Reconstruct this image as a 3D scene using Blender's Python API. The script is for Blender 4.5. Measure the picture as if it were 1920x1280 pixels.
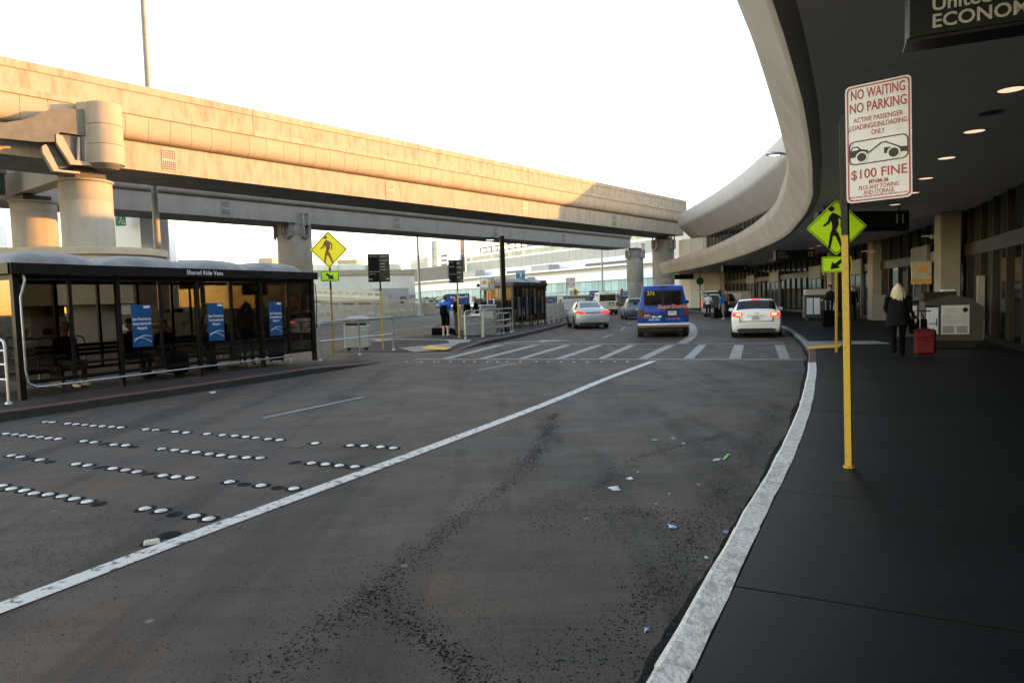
import bpy, bmesh, math, random
import numpy as np
from mathutils import Vector, Matrix
random.seed(7)
for o in list(bpy.data.objects): bpy.data.objects.remove(o)
S = bpy.context.scene
C = S.collection
RAD = math.radians
# ------------------------------------------------------------------ camera
F = 1300.0; PITCH = math.atan(79/F); ROLL = 0.03; EYE = Vector((0, 0, 1.7))
RC = Matrix.Rotation(math.pi/2-PITCH, 3, 'X') @ Matrix.Rotation(-ROLL, 3, 'Z')
cd = bpy.data.cameras.new('camera'); cam = bpy.data.objects.new('camera', cd); C.objects.link(cam)
cam.matrix_world = Matrix.Translation(EYE) @ RC.to_4x4()
cd.sensor_width = 36; cd.lens = 36*F/1920; cd.clip_start = .05; cd.clip_end = 4000
S.camera = cam
S.render.resolution_x = 1024; S.render.resolution_y = 682
# ------------------------------------------------------------------ sky, sun, exposure
SUN_AZ = 80.0; SUN_EL = 6.6           # azimuth clockwise from the view direction (+Y)
W = bpy.data.worlds.new('World'); S.world = W; W.use_nodes = True
wn = W.node_tree.nodes; wl = W.node_tree.links
bg = wn['Background']
sky = wn.new('ShaderNodeTexSky'); sky.sky_type = 'NISHITA'; sky.sun_disc = False
sky.sun_elevation = RAD(SUN_EL); sky.sun_rotation = RAD(SUN_AZ)
sky.air_density = 1.0; sky.dust_density = .2; sky.ozone_density = 1.0; sky.altitude = 0
wb = wn.new('ShaderNodeMix'); wb.data_type = 'RGBA'; wb.blend_type = 'MULTIPLY'; wb.inputs[0].default_value = 1
wb.inputs[7].default_value = (1.0, .805, .70, 1)      # the camera's warm white balance
wl.new(sky.outputs[0], wb.inputs[6]); wl.new(wb.outputs[2], bg.inputs[0])
bg.inputs[1].default_value = 0.15
sl = bpy.data.lights.new('sun', 'SUN'); sl.energy = 1.5; sl.angle = RAD(.55); sl.color = (1.0, .42, .10)
sun = bpy.data.objects.new('sun', sl); C.objects.link(sun)
sd = Vector((math.sin(RAD(SUN_AZ))*math.cos(RAD(SUN_EL)), math.cos(RAD(SUN_AZ))*math.cos(RAD(SUN_EL)), math.sin(RAD(SUN_EL))))
sun.rotation_euler = sd.to_track_quat('Z', 'Y').to_euler(); sun.location = (60, 10, 40)
vs = S.view_settings; vs.view_transform = 'Standard'; vs.look = 'None'; vs.gamma = 1; vs.exposure = 3.25; vs.use_curve_mapping = False
S.render.engine = 'CYCLES'
# ------------------------------------------------------------------ layout helpers
def at(px, py, z):
    d = RC @ Vector(((px-960)/F, -(py-640)/F, -1)); return EYE + d*((z-EYE.z)/d.z)
def atd(px, py, depth):
    d = RC @ Vector(((px-960)/F, -(py-640)/F, -1)); return EYE + d*(depth/d.y)
def crom(pts, n):
    P = [Vector(p) for p in pts]; P = [P[0]*2-P[1]]+P+[P[-1]*2-P[-2]]; out = []
    for i in range(1, len(P)-2):
        for k in range(n):
            t = k/n; a, b, c, d = P[i-1], P[i], P[i+1], P[i+2]
            out.append(.5*((2*b)+(c-a)*t+(2*a-5*b+4*c-d)*t*t+(3*b-a-3*c+d)*t**3))
    out.append(P[-2].copy()); return out
KG = 1.25                                   # the guideway stands beyond the canopy end
def KS(p): return EYE+(Vector(p)-EYE)*KG
ORD = 'first second third fourth fifth sixth seventh eighth ninth tenth eleventh twelfth thirteenth fourteenth fifteenth sixteenth seventeenth eighteenth nineteenth twentieth twenty-first twenty-second twenty-third twenty-fourth twenty-fifth'.split()
class Path:
    """a plan curve sampled by arc length; off(s, o) steps o to its right"""
    def __init__(s, pts, n=12):
        s.p = crom([(x, y, 0) for x, y in pts], n); s.l = [0]
        for a, b in zip(s.p, s.p[1:]): s.l.append(s.l[-1]+(b-a).length)
        s.L = s.l[-1]
    def pt(s, d):
        d = max(0, min(s.L, d)); i = int(np.searchsorted(s.l, d)); i = max(1, min(i, len(s.p)-1))
        t = (d-s.l[i-1])/(s.l[i]-s.l[i-1]); return s.p[i-1].lerp(s.p[i], t)
    def dr(s, d): return (s.pt(d+.4)-s.pt(d-.4)).normalized()
    def off(s, d, o, z=0):
        t = s.dr(d); p = s.pt(d)+Vector((t.y, -t.x, 0))*o; p.z = z; return p
    def near(s, y):
        return s.l[min(range(len(s.p)), key=lambda i: abs(s.p[i].y-y))]
# ------------------------------------------------------------------ materials
MT = {}
def mat(name, c, r=.6, metal=0, c2=None, scale=4, amt=1., bump=0, bs=60, spec=.4, st=(1, 1, 1), rnd=0, coat=0, lo=.4, hi=.62):
    if name in MT: return MT[name]
    m = bpy.data.materials.new(name); m.use_nodes = True; n = m.node_tree.nodes; l = m.node_tree.links
    b = n['Principled BSDF']; b.inputs['Roughness'].default_value = r; b.inputs['Metallic'].default_value = metal
    b.inputs['Specular IOR Level'].default_value = spec; b.inputs['Coat Weight'].default_value = coat
    b.inputs['Coat Roughness'].default_value = .06
    b.inputs['Base Color'].default_value = (*c, 1)
    tc = n.new('ShaderNodeTexCoord'); vec = tc.outputs['Object']
    mp = n.new('ShaderNodeMapping'); mp.inputs['Scale'].default_value = st; l.new(vec, mp.inputs[0]); vec = mp.outputs[0]
    oi = n.new('ShaderNodeObjectInfo')
    ad = n.new('ShaderNodeVectorMath'); ad.operation = 'ADD'
    cb = n.new('ShaderNodeMath'); cb.operation = 'MULTIPLY'; cb.inputs[1].default_value = 37.
    l.new(oi.outputs['Random'], cb.inputs[0]); l.new(vec, ad.inputs[0]); l.new(cb.outputs[0], ad.inputs[1]); vec = ad.outputs[0]
    if c2 is None: c2 = tuple(x*.8 for x in c)
    nz = n.new('ShaderNodeTexNoise'); nz.inputs['Scale'].default_value = scale; nz.inputs['Detail'].default_value = 7; nz.inputs['Roughness'].default_value = .62
    l.new(vec, nz.inputs['Vector'])
    mr = n.new('ShaderNodeMapRange'); mr.inputs[1].default_value = lo; mr.inputs[2].default_value = hi; mr.inputs[4].default_value = amt
    l.new(nz.outputs['Fac'], mr.inputs[0])
    mx = n.new('ShaderNodeMix'); mx.data_type = 'RGBA'; mx.inputs[6].default_value = (*c, 1); mx.inputs[7].default_value = (*c2, 1)
    l.new(mr.outputs[0], mx.inputs[0]); col = mx.outputs[2]
    if rnd:
        hs = n.new('ShaderNodeHueSaturation'); m2 = n.new('ShaderNodeMapRange'); m2.inputs[3].default_value = 1-rnd; m2.inputs[4].default_value = 1+rnd
        l.new(oi.outputs['Random'], m2.inputs[0]); l.new(m2.outputs[0], hs.inputs['Value']); l.new(col, hs.inputs['Color']); col = hs.outputs[0]
    l.new(col, b.inputs['Base Color'])
    if bump:
        n2 = n.new('ShaderNodeTexNoise'); n2.inputs['Scale'].default_value = bs; n2.inputs['Detail'].default_value = 4
        l.new(vec, n2.inputs['Vector'])
        bp = n.new('ShaderNodeBump'); bp.inputs['Strength'].default_value = bump; bp.inputs['Distance'].default_value = .02
        l.new(n2.outputs['Fac'], bp.inputs['Height']); l.new(bp.outputs[0], b.inputs['Normal'])
    MT[name] = m; return m
def emit(name, c, s):
    m = mat(name, c); b = m.node_tree.nodes['Principled BSDF']
    b.inputs['Emission Color'].default_value = (*c, 1); b.inputs['Emission Strength'].default_value = s; return m
def glass(name, tint, refl=.5, rough=.02):
    if name in MT: return MT[name]
    m = bpy.data.materials.new(name); m.use_nodes = True; n = m.node_tree.nodes; l = m.node_tree.links; n.clear()
    o = n.new('ShaderNodeOutputMaterial'); t = n.new('ShaderNodeBsdfTransparent'); t.inputs[0].default_value = (*tint, 1)
    g = n.new('ShaderNodeBsdfGlossy'); g.inputs['Roughness'].default_value = rough
    f = n.new('ShaderNodeFresnel'); f.inputs[0].default_value = 1.45
    nz = n.new('ShaderNodeTexNoise'); nz.inputs['Scale'].default_value = 1.3
    tc = n.new('ShaderNodeTexCoord'); l.new(tc.outputs['Object'], nz.inputs['Vector'])
    bp = n.new('ShaderNodeBump'); bp.inputs['Strength'].default_value = .03; l.new(nz.outputs['Fac'], bp.inputs['Height']); l.new(bp.outputs[0], g.inputs['Normal'])
    k = n.new('ShaderNodeMath'); k.operation = 'MULTIPLY'; k.inputs[1].default_value = refl
    x = n.new('ShaderNodeMixShader'); l.new(f.outputs[0], k.inputs[0]); l.new(k.outputs[0], x.inputs[0]); l.new(t.outputs[0], x.inputs[1]); l.new(g.outputs[0], x.inputs[2]); l.new(x.outputs[0], o.inputs[0])
    MT[name] = m; return m
# ------------------------------------------------------------------ mesh helpers
class MB:
    def __init__(s): s.v = []; s.f = []; s.m = []; s.mi = 0
    def add(s, vs_, fs):
        k = len(s.v); s.v += [tuple(v) for v in vs_]; s.f += [tuple(i+k for i in f) for f in fs]; s.m += [s.mi]*len(fs); return s
    def box(s, c, d, rz=0):
        c = Vector(c); hx, hy, hz = d[0]/2, d[1]/2, d[2]/2; R = Matrix.Rotation(rz, 3, 'Z')
        return s.add([c+R@Vector((x*hx, y*hy, z*hz)) for x in (-1, 1) for y in (-1, 1) for z in (-1, 1)],
                     [(0, 1, 3, 2), (4, 6, 7, 5), (0, 4, 5, 1), (2, 3, 7, 6), (0, 2, 6, 4), (1, 5, 7, 3)])
    def bbox(s, c, d, b=.01, rz=0):
        """box with chamfered vertical and horizontal edges (rounded look)"""
        c = Vector(c); hx, hy, hz = d[0]/2, d[1]/2, d[2]/2; R = Matrix.Rotation(rz, 3, 'Z'); rings = []
        for z, i in ((-hz, b), (-hz+b, 0), (hz-b, 0), (hz, b)):
            x, y = hx-i, hy-i; q = b
            rings.append([c+R@Vector(p+(z,)) for p in ((x-q, -y), (x, -y+q), (x, y-q), (x-q, y), (-x+q, y), (-x, y-q), (-x, -y+q), (-x+q, -y))])
        return s.loft(rings)
    def loft(s, rings, close=True, cap=True):
        n = len(rings[0]); vs_ = [p for r in rings for p in r]; fs = []
        for i in range(len(rings)-1):
            for j in range(n if close else n-1):
                a, b = i*n+j, i*n+(j+1) % n; fs.append((a, b, b+n, a+n))
        if cap and close: fs += [tuple(reversed(range(n))), tuple(range((len(rings)-1)*n, len(rings)*n))]
        return s.add(vs_, fs)
    def hexa(s, q, h):
        """quad prism: 4 bottom points raised by vector h"""
        h = Vector(h); q = [Vector(p) for p in q]; return s.loft([q, [p+h for p in q]])
    def prism(s, poly, h):
        h = Vector(h); q = [Vector(p) for p in poly]; return s.loft([q, [p+h for p in q]])
    def tube(s, pts, r, n=8, r1=None):
        P = [Vector(p) for p in pts]; rings = []; ref = None
        for i, p in enumerate(P):
            a = P[max(0, i-1)]; b = P[min(len(P)-1, i+1)]; t = (b-a).normalized()
            if ref is None: ref = Vector((0, 0, 1)) if abs(t.z) < .9 else Vector((1, 0, 0))
            u = t.cross(ref).normalized(); w = u.cross(t).normalized(); ref = w
            rr = r if r1 is None else r+(r1-r)*i/(len(P)-1)
            rings.append([p+(u*math.cos(k*2*math.pi/n)+w*math.sin(k*2*math.pi/n))*rr for k in range(n)])
        return s.loft(rings)
    def lathe(s, prof, c=(0, 0, 0), n=16, sx=1, sy=1):
        c = Vector(c); return s.loft([[c+Vector((r*sx*math.cos(k*2*math.pi/n), r*sy*math.sin(k*2*math.pi/n), z)) for k in range(n)] for r, z in prof])
    def ball(s, c, r, n=10, m=7):
        r = (r, r, r) if not hasattr(r, '__len__') else r
        return s.loft([[Vector(c)+Vector((r[0]*math.sin(a)*math.cos(k*2*math.pi/n), r[1]*math.sin(a)*math.sin(k*2*math.pi/n), -r[2]*math.cos(a))) for k in range(n)] for a in [max(.02, min(math.pi-.02, math.pi*i/m)) for i in range(m+1)]])
    def plate(s, poly, y0, y1):
        """polygon given in (x, z), from y0 to y1"""
        return s.loft([[(x, y0, z) for x, z in poly], [(x, y1, z) for x, z in poly]])
    def mesh(s, name, mats, smooth=False):
        me = bpy.data.meshes.new(name); me.from_pydata(s.v, [], s.f)
        for m in (mats if isinstance(mats, (list, tuple)) else [mats]): me.materials.append(m)
        bm = bmesh.new(); bm.from_mesh(me)
        for f, i in zip(bm.faces, s.m): f.material_index = i
        bmesh.ops.recalc_face_normals(bm, faces=bm.faces); bm.to_mesh(me); bm.free()
        if smooth: 
            me.polygons.foreach_set('use_smooth', [True]*len(me.polygons)); me.set_sharp_from_angle(angle=RAD(38))
        return me
    def build(s, name, mats, parent=None, smooth=False, w=False):
        if w and parent is not None:
            I = INV[parent.name]; s.v = [tuple(I @ Vector(p)) for p in s.v]
        return put(name, s.mesh(name, mats, smooth), parent)
INV = {}
def put(name, me, parent=None):
    o = bpy.data.objects.new(name, me); C.objects.link(o)
    if parent is not None: o.parent = parent; INV[o.name] = INV.get(parent.name, Matrix.Identity(4))
    else: INV[o.name] = Matrix.Identity(4)
    return o
def tag(o, label=None, cat=None, group=None, kind=None):
    for k, v in (('label', label), ('category', cat), ('group', group), ('kind', kind)):
        if v: o[k] = v
    return o
def thing(name, label, cat, loc=(0, 0, 0), rz=0, group=None):
    o = bpy.data.objects.new(name, None); C.objects.link(o); o.location = loc; o.rotation_euler = (0, 0, rz); o.empty_display_size = .2
    INV[o.name] = (Matrix.Translation(Vector(loc)) @ Matrix.Rotation(rz, 4, 'Z')).inverted()
    return tag(o, label, cat, group)
def struct(o): o['kind'] = 'structure'; return o
def copy_tree(o, parent=None):
    c = o.copy(); C.objects.link(c)
    if parent is not None: c.parent = parent
    for ch in [x for x in bpy.data.objects if x.parent == o]: copy_tree(ch, c)
    return c
TXT = Matrix(((1, 0, 0), (0, 0, -1), (0, 1, 0)))         # text plane: x right, z up, facing -Y
def text(s, size, m, parent, pos, rot=None, align='CENTER', bold=0., ex=.0015, name='lettering', sx=1., sp=1., fit=None):
    cu = bpy.data.curves.new('t', 'FONT'); cu.body = s; cu.size = size; cu.align_x = align; cu.align_y = 'CENTER'; cu.extrude = ex
    cu.offset = bold*size; cu.resolution_u = 3; cu.space_character = sp; cu.space_line = .85
    t = bpy.data.objects.new('t', cu); me = bpy.data.meshes.new_from_object(t); bpy.data.objects.remove(t); bpy.data.curves.remove(cu)
    if fit:
        xs_ = [v.co.x for v in me.vertices]; sx = fit/(max(xs_)-min(xs_))
    R = (TXT if rot is None else rot).to_4x4(); me.transform(Matrix.Translation(Vector(pos)) @ R @ Matrix.Diagonal((sx, 1, 1, 1)))
    me.materials.clear(); me.materials.append(m); return put(name, me, parent)
def rrect(w, h, r, n=4, cx=0, cz=0):
    out = []
    for sx, sz, a0 in ((1, 1, 0), (-1, 1, 90), (-1, -1, 180), (1, -1, 270)):
        for k in range(n+1):
            a = RAD(a0+90*k/n); out.append((cx+sx*(w/2-r)+r*math.cos(a), cz+sz*(h/2-r)+r*math.sin(a)))
    return out
def frame_plate(mb, outer, inner, y0, y1):
    n = len(outer)
    for i in range(n):
        j = (i+1) % n; a, b, c, d = outer[i], outer[j], inner[j], inner[i]
        mb.loft([[(p[0], y0, p[1]) for p in (a, b, c, d)], [(p[0], y1, p[1]) for p in (a, b, c, d)]])
    return mb
def circ(cx, cz, r, n=14): return [(cx+r*math.cos(2*math.pi*k/n), cz+r*math.sin(2*math.pi*k/n)) for k in range(n)]
# ------------------------------------------------------------------ palette
def road_mat(name, a, b, pit=.55, ang=-24, rough=.5):
    m = bpy.data.materials.new(name); m.use_nodes = True; n = m.node_tree.nodes; l = m.node_tree.links; B = n['Principled BSDF']
    B.inputs['Specular IOR Level'].default_value = .13
    tc = n.new('ShaderNodeTexCoord')
    def noise(scale, st=(1, 1, 1), rz=0, det=6, ro=.6):
        mp = n.new('ShaderNodeMapping'); mp.inputs['Scale'].default_value = st; mp.inputs['Rotation'].default_value = (0, 0, RAD(rz))
        l.new(tc.outputs['Object'], mp.inputs[0]); z = n.new('ShaderNodeTexNoise'); z.inputs['Scale'].default_value = scale
        z.inputs['Detail'].default_value = det; z.inputs['Roughness'].default_value = ro; l.new(mp.outputs[0], z.inputs['Vector']); return z.outputs['Fac']
    def rng(x, lo, hi, o0=0, o1=1):
        r = n.new('ShaderNodeMapRange'); r.inputs[1].default_value = lo; r.inputs[2].default_value = hi; r.inputs[3].default_value = o0; r.inputs[4].default_value = o1
        l.new(x, r.inputs[0]); return r.outputs[0]
    def mix(f, x, y, bl='MIX'):
        q = n.new('ShaderNodeMix'); q.data_type = 'RGBA'; q.blend_type = bl
        if hasattr(f, 'links'): l.new(f, q.inputs[0])
        else: q.inputs[0].default_value = f
        for v, k in ((x, 6), (y, 7)):
            if hasattr(v, 'links'): l.new(v, q.inputs[k])
            else: q.inputs[k].default_value = (*v, 1)
        return q.outputs[2]
    def mul(x, y):
        q = n.new('ShaderNodeMath'); q.operation = 'MULTIPLY'; l.new(x, q.inputs[0])
        if hasattr(y, 'links'): l.new(y, q.inputs[1])
        else: q.inputs[1].default_value = y
        return q.outputs[0]
    c = mix(rng(noise(.45), .35, .66), a, b)
    c = mix(mul(rng(noise(.7, rz=20), .48, .66), .7), c, (a[0]*1.3, a[1]*1.12, a[2]*.95))           # rusty brown patches
    c = mix(rng(noise(1.6, (.3, 2.6, 1), ang), .46, .72, 0, .42), c, tuple(x*.6 for x in b))      # broomed streaks across the lane
    c = mix(rng(noise(9, (.14, 2.2, 1), ang), .48, .72, 0, .3), c, tuple(x*1.4 for x in a))
    tr = rng(noise(.55, (3.0, .22, 1), ang+4, 3), .50, .62)                                         # wheel tracks along the lane
    c = mix(mul(tr, .5), c, tuple(x*.42 for x in b))
    vo = n.new('ShaderNodeTexVoronoi'); vo.inputs['Scale'].default_value = 26; vo.inputs['Randomness'].default_value = 1; l.new(tc.outputs['Object'], vo.inputs['Vector'])
    vo2 = n.new('ShaderNodeTexVoronoi'); vo2.inputs['Scale'].default_value = 9; l.new(tc.outputs['Object'], vo2.inputs['Vector'])
    mask = rng(noise(.5, (1.6, .4, 1), ang+6, 5), .46, .60)
    pits = mul(rng(vo.outputs['Distance'], .16, .30, 1, 0), mask)
    pits2 = mul(rng(vo2.outputs['Distance'], .05, .12, 1, 0), rng(noise(1.1), .52, .62))
    c = mix(mul(pits, pit), c, (.012, .012, .012)); c = mix(mul(pits2, .6), c, (.02, .019, .018))
    c = mix(rng(noise(90, det=3), .3, .72, 0, .35), c, tuple(x*.5 for x in b))
    vo3 = n.new('ShaderNodeTexVoronoi'); vo3.inputs['Scale'].default_value = 2.1; l.new(tc.outputs['Object'], vo3.inputs['Vector'])
    c = mix(mul(rng(vo3.outputs['Distance'], .035, .06, 1, 0), rng(noise(2.2), .5, .55)), c, (.18, .175, .17))   # old gum and paint spots
    l.new(c, B.inputs['Base Color'])
    l.new(rng(noise(1.4), .3, .7, rough-.08, rough+.14), B.inputs['Roughness'])
    bp = n.new('ShaderNodeBump'); bp.inputs['Strength'].default_value = .5; bp.inputs['Distance'].default_value = .012
    ad = n.new('ShaderNodeMath'); ad.operation = 'SUBTRACT'; l.new(noise(70, det=5), ad.inputs[0]); l.new(pits, ad.inputs[1]); l.new(ad.outputs[0], bp.inputs['Height']); l.new(bp.outputs[0], B.inputs['Normal'])
    MT[name] = m; return m
ROAD = road_mat('road_concrete', (.102, .082, .070), (.0690, .0590, .0535), .85, rough=.66)
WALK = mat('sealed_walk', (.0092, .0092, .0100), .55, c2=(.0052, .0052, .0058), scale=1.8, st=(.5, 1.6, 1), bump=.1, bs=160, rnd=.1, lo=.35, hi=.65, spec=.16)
ISLE = mat('island_asphalt', (.036, .033, .0315), .75, c2=(.023, .0215, .021), scale=1.1, bump=.4, bs=80, spec=.15)
CONC = mat('pale_concrete', (.24, .226, .205), .8, c2=(.17, .16, .146), scale=1.6, bump=.25, bs=50, rnd=.06)
GROUND = mat('ground_asphalt', (.05, .049, .048), .85, c2=(.036, .035, .034), scale=.3)
WHITE = mat('worn_white_paint', (.56, .53, .505), .6, c2=(.09, .088, .087), scale=16, bump=.3, bs=70, lo=.54, hi=.63)
WHITE2 = mat('faded_white_paint', (.27, .265, .26), .6, c2=(.11, .108, .106), scale=14, lo=.47, hi=.6)
KERBW = mat('white_kerb_paint', (.62, .58, .545), .65, c2=(.43, .40, .375), scale=9, bump=.7, bs=28, rnd=.08, lo=.47, hi=.60)
KERBD = mat('dirty_kerb_face', (.034, .032, .031), .85, c2=(.018, .026, .025), scale=7, bump=.5, bs=40)
KERBG = mat('grey_kerb', (.19, .187, .184), .75, c2=(.12, .165, .16), scale=6, bump=.4, bs=40, rnd=.07)
KERBR = mat('faded_red_kerb', (.12, .034, .03), .7, c2=(.07, .034, .03), scale=7, bump=.4, bs=40, rnd=.08)
DIRT = mat('gutter_dirt', (.013, .0125, .012), .9, c2=(.03, .029, .028), scale=22, bump=.6, bs=60, spec=.04)
CREAM = mat('guideway_concrete', (.31, .262, .212), .75, c2=(.27, .226, .182), scale=.9, bump=.15, bs=40, rnd=.04)
CREAM2 = mat('stained_guideway_concrete', (.315, .265, .213), .8, c2=(.215, .172, .132), scale=2.6, bump=.3, bs=30, st=(1, 1, .3), rnd=.05, lo=.45, hi=.7)
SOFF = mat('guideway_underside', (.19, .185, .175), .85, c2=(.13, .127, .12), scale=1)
COLM = mat('column_concrete', (.30, .28, .25), .8, c2=(.25, .232, .205), scale=1.2, bump=.2, bs=40, st=(1, 1, .3))
COLD = mat('raw_column_concrete', (.26, .25, .235), .85, c2=(.18, .172, .16), scale=1.0, bump=.25, bs=40, st=(1, 1, .3))
STEEL = mat('grey_green_steel', (.078, .084, .078), .55, c2=(.058, .061, .057), scale=2)
STEELD = mat('dark_bearing_steel', (.06, .062, .065), .5, c2=(.04, .04, .042), scale=3)
BRACK = mat('warm_grey_bracket', (.30, .285, .275), .55, c2=(.22, .21, .2), scale=3)
PMAST = mat('pale_mast', (.46, .47, .50), .5)
MASTM = mat('painted_mast', (.20, .19, .18), .5, c2=(.16, .152, .145), scale=2)
GALV = mat('galvanised_pipe', (.40, .42, .44), .38, .75, c2=(.30, .31, .33), scale=9)
BLACKM = mat('black_metal', (.0045, .0044, .0044), .45, spec=.2, c2=(.007, .0068, .0068), scale=5)
BROWNM = mat('bronze_brown_metal', (.022, .0175, .015), .4, c2=(.014, .0115, .010), scale=4)
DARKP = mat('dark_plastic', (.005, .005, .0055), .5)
RUBBER = mat('tyre_rubber', (.014, .014, .014), .85, bump=.2)
YELP = mat('chipped_yellow_paint', (.42, .275, .022), .55, c2=(.20, .125, .02), scale=18, lo=.56, hi=.72, bump=.15, bs=40)
FLUO = mat('fluorescent_yellow_green', (.50, .80, .012), .45, c2=(.48, .77, .012), scale=2)
FLUOY = mat('fluorescent_yellow', (.90, .80, .008), .45, c2=(.88, .77, .008), scale=2)
INK = mat('black_sign_ink', (.004, .004, .004), .5)
BROWNINK = mat('brown_faded_ink', (.13, .055, .02), .5, c2=(.22, .10, .02), scale=6)
SIGNW = mat('sign_white', (.66, .66, .67), .45, c2=(.60, .60, .61), scale=5)
SIGNR = mat('sign_red', (.40, .03, .04), .5)
LETW = mat('white_lettering', (.78, .78, .78), .5)
LETG = mat('grey_lettering', (.42, .43, .42), .5)
LETD = mat('dim_grey_lettering', (.25, .255, .25), .5)
BLUEP = mat('airport_blue', (.006, .075, .215), .4, c2=(.006, .07, .20), scale=2)
BLUES = mat('highway_blue', (.006, .036, .20), .45)
TEAL = mat('dark_teal_sign', (.0025, .009, .013), .45)
ROOFG = mat('grey_dome_skin', (.21, .205, .205), .5, c2=(.13, .127, .125), scale=2.2, st=(1, 1, .4), spec=.5)
TGLASS = glass('bronze_tinted_glass', (.54, .51, .47), .6)
CLEAR = glass('clear_glass', (.75, .82, .82), .9)
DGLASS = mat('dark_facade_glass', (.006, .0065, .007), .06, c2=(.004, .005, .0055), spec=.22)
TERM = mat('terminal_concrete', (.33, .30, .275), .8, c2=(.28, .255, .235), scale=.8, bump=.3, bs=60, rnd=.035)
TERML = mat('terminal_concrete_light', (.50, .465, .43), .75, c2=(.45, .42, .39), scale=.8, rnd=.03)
SOFT = mat('soffit_grey', (.66, .62, .58), .7, c2=(.62, .58, .545), scale=.6, rnd=.03)
MULL = mat('bronze_mullion', (.010, .0095, .009), .4)
DOORM = mat('brushed_door_metal', (.13, .13, .127), .45, .3, c2=(.16, .16, .155), scale=3)
TCOL = mat('beige_column', (.26, .238, .20), .7, c2=(.225, .205, .172), scale=1.5, bump=.15, bs=50)
TACT = mat('tactile_yellow', (.62, .37, .05), .6, c2=(.52, .30, .04), scale=6)
BEIGEW = mat('beige_wall', (.36, .32, .24), .8, c2=(.31, .275, .205), scale=.8, bump=.15)
GREENW = mat('pale_green_wall', (.66, .655, .57), .8, c2=(.60, .595, .52), scale=.6)
BARR = mat('barrier_concrete', (.52, .475, .40), .85, c2=(.42, .38, .315), scale=1.2, bump=.2, rnd=.05)
WPAN = mat('white_metal_panel', (.74, .77, .84), .45, c2=(.70, .73, .80), scale=.6, rnd=.03)
GPAN = mat('grey_louvre_panel', (.38, .38, .38), .5, c2=(.34, .34, .34), scale=.8, rnd=.05)
FGL = mat('olive_window_glass', (.40, .42, .31), .4, c2=(.50, .52, .38), scale=.3, spec=.15, rnd=.25)
FGT = mat('teal_window_glass', (.30, .46, .50), .4, c2=(.42, .56, .56), scale=.25, spec=.15, rnd=.15)
DGREY = mat('dark_grey_plant', (.11, .115, .12), .6)
BIN = mat('bin_grey', (.36, .35, .32), .6, c2=(.30, .29, .265), scale=3, rnd=.03)
KIOSK = mat('kiosk_laminate', (.047, .045, .041), .5, c2=(.038, .036, .033), scale=2)
PAPER = mat('printed_paper', (.55, .55, .54), .6)
LAMP = emit('downlight_glow', (1, .72, .48), .115)
LAMP2 = emit('lamp_glow', (1, .95, .85), .2)
RED = emit('brake_light_lit', (1, .05, .025), .14)
REDC = emit('brake_light_core', (1, .36, .2), .22)
REDD = mat('tail_light_off', (.10, .005, .006), .2, coat=.5)
# ------------------------------------------------------------------ plan curves
KP = [(-8.2, -14), (-3.5, -5), (-1.25, -.6), (-.11, 1.6), (.572, 2.9), (1.11, 3.93), (1.715, 5.1), (2.325, 6.25), (3.25, 8.1), (4.01, 9.67), (5.57, 13.07), (6.46, 15.1), (7.95, 18.6), (9.95, 24.2), (12.45, 32.5), (15.1, 46), (17.0, 62), (17.9, 82), (17.8, 96)]
kerb = Path(KP)
WP = [(-2.5, -14), (2.2, -4), (4.9, 2), (9.6, 11.2), (12.67, 17.85), (14.65, 22.73), (18.0, 33), (21.3, 51.5), (23.2, 70), (23.6, 80.6)]
wall = Path(WP)
HS = .12; HI = .16; SOF = 4.05
# ------------------------------------------------------------------ ground, road, sidewalk
struct(MB().box((0, 400, -.08), (3000, 3000, .1)).build('ground', GROUND))
road = struct(MB().box((-10, 60, -.02), (140, 190, .04)).build('road', ROAD))
def strip(pts, w, z=.004, h=.003):
    mb = MB(); P = [Vector(p) for p in pts]
    L = []
    for i, p in enumerate(P):
        t = (P[min(i+1, len(P)-1)]-P[max(0, i-1)]); t.z = 0; t.normalize(); n = Vector((t.y, -t.x, 0)); ww = w[i] if hasattr(w, '__len__') else w
        L.append((p-n*ww/2, p+n*ww/2))
    rings = [[(a.x, a.y, z), (b.x, b.y, z), (b.x, b.y, z+h), (a.x, a.y, z+h)] for a, b in L]
    return mb.loft(rings)
def paint(name, mb, m=WHITE): return mb.build(name, m, road)
ln = crom([at(-260, 1238, 0), at(0, 1141, 0), at(400, 990, 0), at(800, 842, 0), at(1024, 757, 0), at(1140, 709, 0), at(1225, 677, 0)], 6)
paint('lane_line', strip(ln, .165))
for a, b, w in (((494, 784), (683, 744), .09), ((898, 694), (966, 681), .10), ((1131, 633), (1148, 627), .10), ((1164, 618), (1172, 613), .1), ((1177, 607), (1182, 604), .1), ((1058, 639), (1066, 638), .1)):
    paint('lane_dash', strip([at(*a, 0), at(*b, 0)], w), WHITE2)
paint('crosswalk_line', strip([at(778, 673.5, 0), at(1145, 673.5, 0), at(1506, 674, 0)], .16), WHITE2)
paint('crosswalk_line', strip([at(925, 645, 0), at(1200, 645, 0), at(1470, 643.5, 0)], .16), WHITE2)
def q8(x, y): return (740+x/2.3415, 560+y/2.3415)
for b0, b1, t0, t1 in ((205, 245, 442, 482), (368, 404, 602, 636), (540, 572, 742, 776), (704, 740, 884, 916), (890, 924, 1028, 1060), (1068, 1110, 1194, 1236), (1268, 1312, 1334, 1370), (1468, 1520, 1490, 1534), (1690, 1736, 1668, 1712)):
    q = [at(*q8(x, y), .005) for x, y in ((b0, 262.5), (b1, 262.5), (t1, 203), (t0, 203))]
    paint('crosswalk_bar', MB().hexa(q, (0, 0, .003)), WHITE2)
ar = [at(x, y, .004) for x, y in ((945, 643), (1012, 640.2), (1012, 642), (1065, 637.8), (1016, 637.5), (1014, 638.8), (948, 641.8))]
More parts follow.
